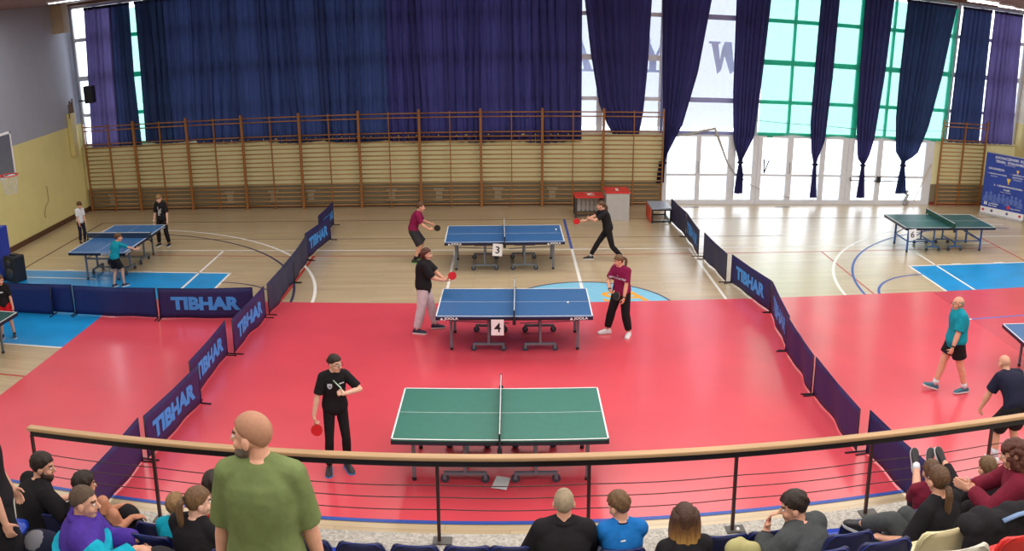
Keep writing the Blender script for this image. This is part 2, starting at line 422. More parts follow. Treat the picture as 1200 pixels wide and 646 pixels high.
for k in ROWS:
    struct('floor_terrace', MB().box((-6.5, ylim[k][0], 0.0 if k == 'A' else ROWS[k][0]-0.5), (7.5, ylim[k][1], ROWS[k][0])), M_terr)
# ================================================================== curtains
M_curt = cloth('navy_curtain', (54, 52, 100), rough=0.9, transl=0.25, bump=0.15, scale=5, stretch=(3, 3, 0.5))
M_curt2 = cloth('purple_curtain', (84, 76, 122), rough=0.9, transl=0.38, bump=0.15, scale=5, stretch=(3, 3, 0.5))
M_curt3 = cloth('dark_blue_curtain', (46, 58, 98), rough=0.9, transl=0.25, bump=0.15, scale=5, stretch=(3, 3, 0.5))
def curtain(label, left, right, m, folds=9, tie=None, Y=YB-0.10, amp=0.05, ztop=6.70, dip=0.0, seed=0, fan=0.0, group='navy curtains on the window wall'):
    """left / right: pixel polylines of the two edges, top to bottom; hung at y = Y"""
    rnd = random.Random(seed)
    Lp = [PY(u, v, Y) for u, v in left]; Rp = [PY(u, v, Y) for u, v in right]
    # extend both edges up to the rod
    def up(p):
        a, b = p[0], p[1]
        if a.z < ztop-0.02:
            t = (ztop-a.z)/max(1e-3, (a.z-b.z)); return [Vector((a.x+(a.x-b.x)*t, Y, ztop))]+p
        return p
    Lp, Rp = up(Lp), up(Rp)
    def at(p, z):
        for a, b in zip(p, p[1:]):
            if z >= b.z: 
                t = (a.z-z)/max(1e-6, a.z-b.z); return a.x+(b.x-a.x)*max(0, min(1, t))
        return p[-1].x
    zt, zb = ztop, min(Lp[-1].z, Rp[-1].z)
    nr, nc = 40, folds*10
    ph = [rnd.uniform(-0.8, 0.8) for _ in range(4)]
    ztie = tie
    vs = []; fs = []
    wmax = abs(at(Rp, zt)-at(Lp, zt))
    for i in range(nr+1):
        t = i/nr; zz = zt+(zb-zt)*t
        xl, xr = at(Lp, zz), at(Rp, zz)
        k = max(0.25, min(1.3, (xr-xl)/max(0.2, wmax)))
        for j in range(nc+1):
            s = j/nc
            w = s+0.02*math.sin(2*PI*s*2+ph[0])+0.012*t*math.sin(2*PI*s*3+ph[1])+fan*s*(1-s)*(t-0.5)
            a = amp*(0.75+0.35*math.sin(5*s+ph[2]))*(1.0 if ztie is None else 1.0)
            y = Y + a*math.sin(2*PI*folds*w+0.6*math.sin(3*t+ph[3])) + a*0.35*math.sin(2*PI*folds*2.3*s+ph[1]+t)
            drop = dip*math.sin(PI*s)*t*t*(-1.0)
            x = xl+(xr-xl)*s + 0.3*a*math.cos(2*PI*folds*w)*k
            vs.append((x, y, zz+drop))
    for i in range(nr):
        for j in range(nc):
            a = i*(nc+1)+j; fs.append((a, a+1, a+nc+2, a+nc+1))
    th = thing('curtain', label, 'curtain', ((at(Lp, zb)+at(Rp, zb))/2, Y, zb), group=group)
    inv = Matrix.Translation(-Vector(th.location))
    mb = MB().add([inv @ Vector(v) for v in vs], fs)
    obj('fabric', mb, m, th, smooth=True)
    hb = MB().box((at(Lp, zt), Y-0.035, zt-0.07), (at(Rp, zt), Y+0.035, zt+0.02)); hb.v = [tuple(inv @ Vector(v)) for v in hb.v]
    obj('heading_tape', hb, cloth('curtain_heading', (30, 28, 58)), th)
    if ztie is not None:
        xm = (at(Lp, ztie)+at(Rp, ztie))/2; r = max(0.07, abs(at(Rp, ztie)-at(Lp, ztie))/2+0.02)
        kb = MB().tube([(xm+r*math.cos(2*PI*q/16), Y+0.07*math.sin(2*PI*q/16), ztie) for q in range(16)], 0.035, 8, closed=True); kb.v = [tuple(inv @ Vector(v)) for v in kb.v]
        obj('tie_band', kb, cloth('curtain_heading', (30, 28, 58)), th, smooth=True)
    return th
curtain('purplish half-lit navy curtain in the corner by the grey wall', [(98, 12), (102, 90), (107, 170)], [(130, 8), (135, 90), (142, 171)], M_curt2, 5, seed=1)
curtain('narrow dark navy curtain just before the bright green slit', [(127, 8), (132, 90), (139, 171)], [(151, 5), (157, 90), (166, 168)], M_curt3, 5, seed=2)
edges = [(156.5, 223.5, 169.5, 231, M_curt3, 'wide dark blue curtain just after the bright green slit'),
         (222, 303.5, 229, 315, M_curt3, 'navy curtain with fanned folds, second after the green slit'),
         (302, 371.5, 313, 383, M_curt3, 'bluish navy curtain, third after the green slit'),
         (370, 450, 381, 456, M_curt3, 'navy curtain ending at the thin white gap'),
         (449.5, 521.5, 455.5, 527.5, M_curt, 'violet navy curtain just after the thin white gap'),
         (520.5, 599.5, 526.5, 602.5, M_curt, 'violet navy curtain fanning from a dark bundle of folds, fifth before the lettered banner'),
         (598.5, 682, 601.5, 681, M_curt, 'straight violet navy curtain ending at the white gap before the tapering one')]
for i, (a, b, c, d, mm, lab) in enumerate(edges):
    curtain(lab, [(a, 0), (c, 165)], [(b, 0), (d, 164)], mm, 8, seed=10+i, dip=0.06, amp=0.085, fan=0.35 if i % 2 else -0.3)
curtain('navy curtain gathered at its foot, hanging before the lettered window', [(685, 0), (692, 62), (702, 122), (712, 147), (718, 157)], [(764, 0), (759, 80), (754, 130), (749, 157)], M_curt, 8, seed=20)
curtain('tied navy curtain at the end of the wall bars', [(776, 0), (776, 60), (777, 130), (777.5, 186), (772, 192), (769, 214)], [(834, 0), (818, 85), (800, 146), (781, 183), (779.5, 190), (778, 214)], M_curt, 7, tie=1.33, seed=21)
curtain('tied navy curtain before the first glazed door, beside the letter', [(863, 0), (859, 110), (859.5, 165), (866, 190), (863, 205), (860, 226)], [(904, 0), (893, 95), (884, 160), (869, 189), (871, 205), (870, 227)], M_curt, 7, tie=1.36, seed=22)
curtain('slim tied navy curtain, first one on the green mesh', [(962, 0), (955, 80), (950, 145), (951, 178), (953.5, 191), (949, 231)], [(984, 0), (976, 90), (967, 165), (957, 190), (957, 232)], M_curt, 5, tie=1.33, seed=23)
curtain('slim tied navy curtain, second one on the green mesh', [(1014, 2), (1008, 80), (1004, 150), (1005, 186), (1010, 191), (1003, 232)], [(1048, 2), (1037, 90), (1025, 162), (1018, 185), (1013, 191), (1013, 232)], M_curt, 6, tie=1.33, seed=24)
curtain('broad tied navy curtain hanging before the last glazed door', [(1063, 4), (1054, 90), (1050, 140), (1050, 178), (1057, 190), (1049, 227)], [(1121, 8), (1104, 90), (1088, 150), (1075, 181), (1060, 190), (1062, 227)], M_curt3, 9, tie=1.36, seed=25)
curtain('straight navy curtain behind the short wall bars', [(1129, 11), (1119, 90), (1110, 166)], [(1163, 13), (1155, 90), (1147, 168)], M_curt3, 6, seed=26)
curtain('purplish navy curtain at the far end beside the right wall', [(1166, 14), (1157, 90), (1149, 168)], [(1199, 17), (1193, 90), (1186, 168)], M_curt2, 6, seed=27)
# green netting over the windows above the doors
def net_material():
    m = bpy.data.materials.new('emerald_mesh'); m.use_nodes = True
    nt = m.node_tree; nt.nodes.remove(nt.nodes['Principled BSDF']); L = nt.links.new
    t = nt.nodes.new('ShaderNodeBsdfTransparent'); t.inputs[0].default_value = (0.62, 1.0, 0.86, 1)
    d = nt.nodes.new('ShaderNodeBsdfDiffuse'); tr = nt.nodes.new('ShaderNodeBsdfTranslucent')
    no = nt.nodes.new('ShaderNodeTexNoise'); no.inputs['Scale'].default_value = 3; rp = nt.nodes.new('ShaderNodeValToRGB')
    rp.color_ramp.elements[0].color = lin((0, 150, 120)); rp.color_ramp.elements[1].color = lin((10, 190, 150))
    L(no.outputs['Fac'], rp.inputs['Fac']); L(rp.outputs[0], d.inputs['Color']); L(rp.outputs[0], tr.inputs['Color'])
    a = nt.nodes.new('ShaderNodeMixShader'); a.inputs['Fac'].default_value = 0.5; L(d.outputs[0], a.inputs[1]); L(tr.outputs[0], a.inputs[2])
    b = nt.nodes.new('ShaderNodeMixShader'); b.inputs['Fac'].default_value = 0.62; L(t.outputs[0], b.inputs[1]); L(a.outputs[0], b.inputs[2])
    L(b.outputs[0], nt.nodes['Material Output'].inputs['Surface'])
    return m
M_net = net_material()
def net(label, x0, x1, z0, z1):
    vs = []; fs = []; nx = 60
    for i in range(nx+1):
        for j, zz in enumerate((z0, z0+0.32, z0+0.34, z1)):
            vs.append((x0+(x1-x0)*i/nx, YB+0.01+0.015*math.sin(i*1.3+j)+(0.015 if j in (0, 1) else 0), zz-(0.05*math.sin(i*0.45) if j == 0 else 0)))
        if i:
            for j in range(3):
                a = (i-1)*4+j; fs.append((a, a+4, a+5, a+1))
    tag(obj('shade_net', MB().add(vs, fs), M_net, smooth=True), label, 'shade net')
net('emerald green mesh sheet over the windows above the glazed doors', 7.72, 14.28, 2.2, 6.62)
net('emerald green mesh seen through the slit in the dark curtains near the grey corner', -12.0, -10.4, 2.26, 6.55)
# cord along the hem of the nets and the fallen rope of the ball net
pts = [PY(u, v, YB-0.04) for u, v in ((885, 141), (925, 145), (960, 147), (1000, 151), (1060, 154), (1105, 154))]
tag(obj('cord', MB().tube(pts, 0.008, 6), mat('dark_cord', (60, 90, 96), 0.7)), 'thin dark cord strung across the green mesh', 'cord')
pts = [PY(u, v, YB-0.02) for u, v in ((788, 160), (808, 157), (825, 153), (838, 151), (842, 162), (847, 176), (852, 190), (861, 203), (880, 217), (905, 228), (935, 233))]
rad = [0.03, 0.035, 0.035, 0.05, 0.045, 0.035, 0.03, 0.02, 0.01, 0.008, 0.008]
tag(obj('rope', MB().tube(pts, rad, 8), mat('grey_rope', (176, 176, 172), 0.9, var=0.2, scale=30), smooth=True), 'grey tangled rope of netting drooping across the first glazed doors', 'rope')
pts = [PY(u, v, YB-0.06) for u, v in ((1092, 192), (1082, 212), (1074, 228), (1071, 236))]
tag(obj('mop', MB().tube(pts, 0.018, 8), mat('pale_wood', (196, 178, 150), 0.6)), 'pale broom stick leaning by the last glazed door', 'broom')
mb = MB(); p = G(1061, 240)
for k in range(7): mb.ell((p.x+0.05*math.sin(k*2.1), p.y-0.02+0.03*math.cos(k*1.7), 0.05+0.07*k), (0.10-0.008*k, 0.05, 0.05))
tag(obj('bag', mb, mat('grey_plastic', (170, 172, 178), 0.5), smooth=True), 'crumpled grey bag on the floor under the broad tied curtain', 'bag')
# ------------------------------------------------------------------ banner with large letters outside the windows
th = thing('outside_banner', 'white banner with huge pale blue serif letters outside the middle windows', 'banner', (4.8, YB+0.9, 2.3))
obj('sheet', MB().add([(-3.4, 0, 0), (2.75, 0, 0), (2.75, 0, 4.6), (-3.4, 0, 4.6)], [(0, 1, 2, 3)]), mat('banner_white', (202, 204, 213), 0.9, transl=0.4), th)
M_lil = mat('banner_lilac', (216, 222, 250), 0.9)
def slab_letter(ch):
    """bold slab serif capitals as polygons in a unit-high box"""
    mb = MB(); P = lambda pts: mb.add([(x, -0.004*len(mb.f), zz) for x, zz in pts], [tuple(range(len(pts)))])
    if ch == 'W':
        P([(0.08, 1), (0.34, 1), (0.50, 0.12), (0.36, 0.0)]); P([(0.36, 0), (0.5, 0.12), (0.70, 1.0), (0.58, 1.0), (0.50, 0.80)])
        P([(0.50, 0.80), (0.58, 1), (0.84, 1.0), (0.98, 0.12), (0.84, 0.0)]); P([(0.84, 0), (0.98, 0.12), (1.22, 1), (1.10, 1)])
        P([(0, 0.93), (0.42, 0.93), (0.42, 1.0), (0, 1)]); P([(0.98, 0.93), (1.30, 0.93), (1.30, 1), (0.98, 1)])
    if ch == 'Y':
        P([(0.06, 1), (0.34, 1), (0.62, 0.5), (0.62, 0.38), (0.42, 0.38)]); P([(0.86, 1), (0.98, 1), (0.62, 0.38), (0.55, 0.45)]); P([(0.38, 0.05), (0.64, 0.05), (0.64, 0.45), (0.38, 0.45)])
        P([(0, 0.93), (0.42, 0.93), (0.42, 1), (0, 1)]); P([(0.74, 0.93), (1.06, 0.93), (1.06, 1), (0.74, 1)]); P([(0.26, 0), (0.76, 0), (0.76, 0.07), (0.26, 0.07)])
    if ch == 'A':
        P([(0.10, 0), (0.22, 0), (0.52, 0.85), (0.42, 1)]); P([(0.42, 1), (0.56, 1), (0.96, 0), (0.68, 0)]); P([(0.28, 0.28), (0.76, 0.28), (0.72, 0.40), (0.32, 0.40)])
        P([(0, 0), (0.34, 0), (0.34, 0.07), (0, 0.07)]); P([(0.58, 0), (1.06, 0), (1.06, 0.07), (0.58, 0.07)])
    return mb
for ch, x in (('A', 1.72), ('Y', 3.90), ('W', 6.02)):
    g = slab_letter(ch); mb = MB().add([((v[0]*0.87)+x*1.03-4.8, -0.015+v[1], v[2]*1.0+1.68) for v in g.v], g.f)
    obj('lettering', mb, M_lil, th)

# ================================================================== wall bars
M_wood = mat('varnished_wood', (150, 98, 50), 0.4, var=0.18, scale=6, stretch=(4, 4, 0.6), coat=0.2)
M_rung = mat('pale_rung_wood', (168, 128, 80), 0.45, var=0.15, scale=8, stretch=(0.6, 4, 4))
ZR = [2.88, 2.75, 2.29, 2.16]+[2.16-0.137*k for k in range(1, 16)]
def wall_bars(label, x, w, group):
    th = thing('wall_bars', label, 'wall bars', (x, YB-0.2, 0), group=group)
    for k, xx in enumerate((0.0, w/2, w)):
        t = 0.038 if k != 1 else 0.03
        x0 = xx-(0 if k == 0 else t if k == 2 else t/2)
        obj('upright', MB().box((x0+0.002, -0.06, 0), (x0+t-0.002, 0.05, 2.99 if k != 1 else 2.93)), M_wood, th, bevel=0.006)
    for i, zz in enumerate(ZR):
        y = -0.05 if i < 2 else 0.0
        obj('rung', MB().tube([(0.02, y, zz), (w-0.02, y, zz)], 0.0155, 8, sx=1.25), M_wood if i < 4 else M_rung, th, smooth=True)
    return th
W0, NB = -13.62, 10
step = (4.70-W0)/NB
wb = wall_bars('wooden wall bars, first bay from the yellow corner', W0, step, 'wall bars along the back wall')
ords = ['second', 'third', 'fourth', 'fifth', 'sixth', 'seventh', 'eighth', 'ninth', 'last']
for i in range(1, NB):
    lab = 'wooden wall bars, %s bay from the yellow corner' % ords[i-1]
    if i == NB-1: lab = 'wooden wall bars, end bay next to the glazed doors'
    copy_tree(wb, lab, loc=(W0+step*i, YB-0.2, 0))
wb2 = wall_bars('short wooden wall bars beyond the glazed doors, behind the blue roll-up banner', 14.05, 1.75, 'wall bars by the right corner')

# ================================================================== left wall: basketball board, box, poles
th = thing('basketball_hoop', 'basketball board with red rim and net by the left wall', 'basketball hoop', (-11.2, CYc, 0))
M_whitep = mat('white_paint', (225, 228, 230), 0.4)
bz0, bz1 = 2.90, 3.95
mb = MB()
for a, b in (((-0.02, -0.9, bz0), (0.02, 0.9, bz0+0.05)), ((-0.02, -0.9, bz1-0.05), (0.02, 0.9, bz1)), ((-0.02, -0.9, bz0), (0.02, -0.85, bz1)), ((-0.02, 0.85, bz0), (0.02, 0.9, bz1))): mb.box(a, b)
obj('board_frame', mb, M_whitep, th)
obj('backboard', MB().box((-0.008, -0.85, bz0+0.05), (0.008, 0.85, bz1-0.05)), mat('grey_acrylic', (98, 104, 116), 0.15), th)
mb = MB().tube([(0.38+0.225*math.cos(2*PI*k/28), 0.225*math.sin(2*PI*k/28), 3.05) for k in range(28)], 0.012, 8, closed=True); mb.box((0.01, -0.06, 3.0), (0.16, 0.06, 3.06))
obj('rim', mb, mat('rim_red', (214, 50, 44), 0.4), th, smooth=True)
mb = MB()
for k in range(12):
    for sgn in (1, -1):
        pts = []
        for q in range(6):
            a = 2*PI*(k+sgn*q*0.45)/12; r = 0.225-0.10*(q/5)**0.7
            pts.append((0.38+r*math.cos(a), r*math.sin(a), 3.04-0.42*q/5))
        mb.tube(pts, 0.005, 4, cap=False)
obj('net', mb, mat('net_white', (206, 210, 206), 0.8), th)
mb = MB().tube([(0, 0.0, 3.4), (-1.3, 0, 3.6), (-2.58, 0, 3.7)], 0.05, 8).tube([(0, 0.4, 3.1), (-2.58, 0.5, 2.6)], 0.035, 8).tube([(0, -0.4, 3.1), (-2.58, -0.5, 2.6)], 0.035, 8)
obj('bracket', mb, mat('blue_steel', (44, 70, 140), 0.4), th, smooth=True)
pad = thing('wall_pad', 'blue padded panel at the left picture edge below the basketball net', 'wall pad', (-12.62, 18.75, 0))
obj('cushion', MB().box((-0.15, -0.35, 0.02), (0.15, 0.25, 1.35)), mat('blue_vinyl', (36, 64, 170), 0.35), pad, bevel=0.03)
obj('base', MB().box((-0.25, -0.38, 0), (0.25, 0.28, 0.03)), M_bar, pad)
tag(obj('wall_box', MB().box((XL, 25.2, 6.02), (XL+0.42, 25.62, ZC)), mat('cream_paint', (186, 170, 140), 0.6), bevel=0.01), 'cream boxed duct high on the grey wall under the ceiling lamp', 'duct')
th = thing('wall_mounted_posts', 'pale yellow bundle of upright sports posts fixed to the left wall by the corner', 'sports posts', (XL+0.12, 25.55, 0))
obj('casing', MB().box((-0.1, -0.16, 2.05), (0.06, 0.16, 3.45)), mat('pale_yellow_paint', (206, 192, 128), 0.5), th, bevel=0.01)
for k, (yy, hh) in enumerate(((-0.14, 3.75), (-0.05, 3.85), (0.05, 3.8), (0.14, 3.9))):
    obj('post', MB().tube([(0.02, yy, 3.3), (0.02, yy, hh)], 0.028, 8), mat('brown_post', (110, 88, 72), 0.5), th, smooth=True)
pts = [(XL+0.015, 23.55+0.02*math.sin(k), 1.45-0.16*k) for k in range(4)]+[(XL+0.015, 23.35, 0.85), (XL+0.015, 23.2, 0.62), (XL+0.015, 23.25, 0.5)]
tag(obj('wall_cable', MB().tube(pts, 0.012, 6), mat('tan_cable', (150, 138, 90), 0.7), smooth=True), 'thin cable hanging on the yellow wall', 'cable')
tag(obj('drain_pipe', MB().tube([(XL+0.12, YB-0.005, 2.206), (XL+0.12, YB-0.005, ZC-0.09)], 0.045, 10), mat('grey_pipe', (170, 174, 184), 0.4), smooth=True), 'grey vertical pipe in the corner beside the window', 'pipe')
sp_ = PY(101, 111, YB-0.35)
th = thing('wall_speaker', 'small dark loudspeaker bracketed in the window corner', 'loudspeaker', (sp_.x+0.12, sp_.y, sp_.z))
obj('cabinet', MB().box((-0.14, -0.15, -0.28), (0.16, 0.15, 0.28)), mat('black_plastic', (26, 26, 34), 0.5), th, bevel=0.02)
obj('bracket', MB().box((-0.42, 0.0, -0.22), (-0.13, 0.05, -0.17)), M_bar, th)
# ------------------------------------------------------------------ loudspeaker on the floor
p = G(16, 331)
th = thing('loudspeaker', 'black loudspeaker cabinet on the floor by the blue zone', 'loudspeaker', (p.x, p.y+0.15, 0), R(-20))
M_blk = mat('black_plastic', (26, 26, 34), 0.5)
obj('cabinet', MB().box((-0.21, -0.18, 0.0), (0.21, 0.2, 0.68)), M_blk, th, bevel=0.03)
for zz, r in ((0.24, 0.15), (0.52, 0.09)):
    mb = MB().tube([(0, -0.181, zz), (0, -0.195, zz)], [r, r*0.9], 24); obj('driver', mb, mat('grey_cone', (62, 62, 70), 0.4), th, smooth=True)
obj('handle', MB().box((-0.10, -0.03, 0.68), (0.10, 0.03, 0.70)), M_blk, th)

# ------------------------------------------------------------------ ceiling lamps
def lamp(label, x, y, w=1.6, d=0.3):
    th = thing('ceiling_lamp', label, 'ceiling lamp', (x, y, ZC), group='strip lamps under the ceiling')
    obj('housing', MB().box((-w/2, -d/2, -0.05), (w/2, d/2, 0.0)), M_whitep, th)
    obj('diffuser', MB().box((-w/2+0.03, -d/2+0.02, -0.065), (w/2-0.03, d/2-0.02, -0.05)), mat('lamp_glow', (255, 250, 255), 0.5, emit=6.0), th)
lamp('glowing strip lamp in the upper corner above the grey wall', -11.0, 21.6)
for i, (x, y) in enumerate(((12.6, 22.5), (14.2, 24.2), (15.9, 25.2))):
    lamp(('glowing strip lamp above the broad tied curtain', 'glowing strip lamp above the straight curtain by the short wall bars', 'glowing strip lamp in the far upper corner')[i], x, y)

# ================================================================== winners' podium and bench
M_redtop = mat('podium_red', (214, 40, 44), 0.5); M_dsteel = mat('brown_steel', (60, 50, 46), 0.45); M_grey = mat('grey_board', (176, 174, 172), 0.6); M_wl = mat('white_letter', (236, 232, 228), 0.6)
th = thing('podium_block', 'red-topped podium block numbered two with a dark open frame and grey slats', 'podium', (2.33, 24.9, 0), group="winners' podium blocks")
obj('top', MB().box((-0.42, -0.33, 0.60), (0.42, 0.33, 0.64)), M_redtop, th, bevel=0.005)
mb = MB()
for sx in (-1, 1):
    for sy in (-1, 1): mb.box((sx*0.38-0.03, sy*0.29-0.03, 0), (sx*0.38+0.03, sy*0.29+0.03, 0.6))
for sy in (-1, 1): mb.box((-0.38, sy*0.29-0.02, 0.06), (0.38, sy*0.29+0.02, 0.12))
for sx in (-1, 1): mb.box((sx*0.38-0.02, -0.29, 0.06), (sx*0.38+0.02, 0.29, 0.12))
obj('frame', mb, M_dsteel, th)
mb = MB()
for k in range(5): mb.box((-0.31+k*0.125, 0.10, 0.12), (-0.21+k*0.125, 0.13, 0.6))
obj('slat_panel', mb, M_grey, th)
Rz = Matrix.Rotation(PI, 4, 'Z') @ Matrix.Rotation(-PI/2, 4, 'X')
obj('number', text_mb('2', 0.42, 0.02, 1.25, Matrix.Translation((0.05, 0.0, 0.642)) @ Rz), M_wl, th)
th = thing('podium_block', 'tall grey podium block with a red top numbered one', 'podium', (3.115, 24.62, 0), group="winners' podium blocks")
obj('body', MB().box((-0.33, -0.35, 0), (0.33, 0.35, 0.80)), M_grey, th, bevel=0.004)
obj('top', MB().box((-0.35, -0.37, 0.80), (0.35, 0.37, 0.84)), M_redtop, th, bevel=0.005)
obj('number', text_mb('1', 0.42, 0.02, 1.25, Matrix.Translation((0.0, 0.0, 0.842)) @ Rz), M_wl, th)
th = thing('podium_block', 'low podium block with grey-blue top, red side and black open frame beside the doors', 'podium', (4.33, 24.42, 0), group="winners' podium blocks")
obj('top', MB().box((-0.29, -0.46, 0.40), (0.29, 0.46, 0.44)), mat('blue_grey_board', (150, 160, 176), 0.35), th, bevel=0.004)
mb = MB()
for sx in (-1, 1):
    for sy in (-1, 1): mb.box((sx*0.265-0.022, sy*0.435-0.022, 0), (sx*0.265+0.022, sy*0.435+0.022, 0.40))
    mb.box((sx*0.265-0.02, -0.435, 0.02), (sx*0.265+0.02, 0.435, 0.06))
for sy in (-1, 1): mb.box((-0.265, sy*0.435-0.02, 0.02), (0.265, sy*0.435+0.02, 0.06)); mb.box((-0.265, sy*0.435-0.02, 0.36), (0.265, sy*0.435+0.02, 0.40))
obj('frame', mb, mat('black_steel', (30, 28, 32), 0.4), th)
obj('side_panel', MB().box((-0.312, -0.44, 0.02), (-0.288, 0.44, 0.40)), mat('podium_orange_red', (206, 76, 52), 0.5), th)

# ================================================================== roll-up banner
a = Vector((15.23, 25.05)); b = Vector((16.14, 23.75)); dv = (b-a); L_ = dv.length; ang = math.atan2(dv.y, dv.x)
th = thing('rollup_banner', 'tall blue roll-up banner of the table tennis club by the short wall bars', 'banner', (a.x, a.y, 0), ang)
M_bblue = mat('banner_blue', (38, 66, 156), 0.5, var=0.12, scale=2.0)
obj('print', MB().box((0, -0.004, 0.28), (L_, 0.004, 2.12)), M_bblue, th)
obj('footer_strip', MB().box((0, -0.005, 0.08), (L_, 0.005, 0.28)), mat('banner_footer', (226, 226, 230), 0.5), th)
obj('base', MB().box((0, -0.10, 0), (L_, 0.10, 0.08)), mat('alu', (190, 192, 196), 0.35, metal=0.6), th, bevel=0.01)
obj('top_rail', MB().box((0, -0.012, 2.11), (L_, 0.012, 2.14)), mat('alu', (190, 192, 196), 0.35, metal=0.6), th)
M_wt = mat('banner_white_text', (226, 230, 240), 0.6)
def btxt(s, size, u, v, mm=M_wt, bold=0.02, sx=1.0):
    full = text_geo(s, size, bold, 0, sx)[0]; x0 = min(p.x for p in full); x1 = max(p.x for p in full); n = len(s); pos = 0
    for wd in s.split(' '):
        cx_ = x0+(x1-x0)*(pos+len(wd)/2)/n; pos += len(wd)+1
        obj('lettering', text_mb(wd, size*0.97, bold, sx, Matrix.Translation((u+cx_, -0.008, v))), mm, th)
btxt('SOCHACZEWSKI KLUB', 0.115, L_*0.58, 2.0); btxt('TENISA STOŁOWEGO', 0.115, L_*0.56, 1.87)
btxt('tenis stołowy od lat', 0.05, L_*0.55, 1.79, bold=0)
btxt('OSIĄGNIĘCIA:', 0.095, 0.42, 1.60)
btxt('1 x MISTRZOSTWO POLSKI', 0.06, 0.46, 1.44); btxt('SENIORÓW', 0.05, 0.36, 1.36, bold=0)
btxt('1 x MISTRZOSTWO', 0.06, L_-0.40, 1.52); btxt('DRUŻYNOWE', 0.06, L_-0.38, 1.44); btxt('MŁODZIKÓW', 0.05, L_-0.38, 1.36, bold=0)
btxt('3 x ZDOBYWCA PUCHARU', 0.085, L_*0.57, 1.07); btxt('POLSKI', 0.075, L_*0.55, 0.96); btxt('kobiet i mężczyzn', 0.05, L_*0.53, 0.88, bold=0)
btxt('Sochaczewski', 0.065, 0.46, 0.43); btxt('Klub Tenisa', 0.065, 0.43, 0.36); btxt('Tenis stołowy', 0.065, L_-0.32, 0.38)
obj('emblem', MB().box((0.11, -0.008, 0.36), (0.22, -0.006, 0.46)), M_wt, th)
obj('emblem', text_mb('f', 0.11, 0.02, 1, Matrix.Translation((0.17, -0.011, 0.41))), M_bblue, th)
mg = mat('gold_print', (226, 186, 70), 0.4)
for u, v, k in ((L_*0.57, 1.27, 1.0), (L_-0.40, 1.62, 0.7)):
    mb = MB(); mb.add([(u+x*k, -0.008, v+q*k) for x, q in ((-0.07, 0.09), (0.07, 0.09), (0.045, -0.01), (0.015, -0.04), (0.015, -0.08), (0.05, -0.1), (-0.05, -0.1), (-0.015, -0.08), (-0.015, -0.04), (-0.045, -0.01))], [tuple(range(10))])
    obj('trophy_print', mb, mg, th)
mp_ = mat('banner_crowd', (84, 108, 184), 0.5)
for k in range(9):
    u = 0.16+k*(L_-0.3)/8.3; v = 0.74+0.04*math.sin(k*2.2)
    mb = MB(); n = 14
    mb.add([(u+0.055*math.cos(2*PI*i/n), -0.006, v+0.06*math.sin(2*PI*i/n)) for i in range(n)], [tuple(range(n))])
    mb.add([(u-0.11, -0.006, v-0.26), (u+0.11, -0.006, v-0.26), (u+0.09, -0.006, v-0.09), (u, -0.006, v-0.055), (u-0.09, -0.006, v-0.09)], [(0, 1, 2, 3, 4)])
    obj('figure_print', mb, mp_, th)
for u, c in ((0.10, (190, 50, 60)), (0.42, (70, 70, 90)), (L_*0.62, (80, 90, 130)), (L_-0.14, (200, 50, 60))):
    obj('sponsor_mark', MB().add([(u+0.05*math.cos(2*PI*i/6), -0.008, 0.18+0.05*math.sin(2*PI*i/6)) for i in range(6)], [tuple(range(6))]), mat('mark_%d' % c[0], c, 0.5), th)
obj('sponsor_mark', MB().add([(L_-0.58+0.07*math.cos(2*PI*i/12), -0.008, 0.40+0.07*math.sin(2*PI*i/12)) for i in range(12)], [tuple(range(12))]), mat('mark_red', (190, 60, 80), 0.5), th)
# ================================================================== table tennis tables
M_tblue = mat('table_blue', (50, 100, 154), 0.4, var=0.04)
M_tgreen = mat('table_green', (38, 112, 98), 0.4, var=0.05)
M_tdgreen = mat('table_dark_green', (38, 82, 84), 0.35, var=0.05)
M_apron = mat('apron_navy', (22, 24, 48), 0.45)
M_tline = mat('table_line_white', (240, 242, 245), 0.4)
M_steel = mat('table_steel', (118, 128, 140), 0.4, metal=0.35)
M_bsteel = mat('table_blue_steel', (44, 96, 170), 0.4)
M_rubber = mat('wheel_rubber', (58, 66, 80), 0.6)
M_netm = mat('net_mesh', (20, 34, 50), 0.8)
M_tape = mat('net_tape', (205, 212, 220), 0.7)
def netmat(name, rgb, k):
    m = mat(name, rgb, 0.8); nt = m.node_tree; b = nt.nodes['Principled BSDF']; b.inputs['Alpha'].default_value = k
    return m
M_netb = netmat('net_cloth_blue', (26, 50, 80), 0.75); M_netg = netmat('net_cloth_green', (20, 84, 66), 0.85)
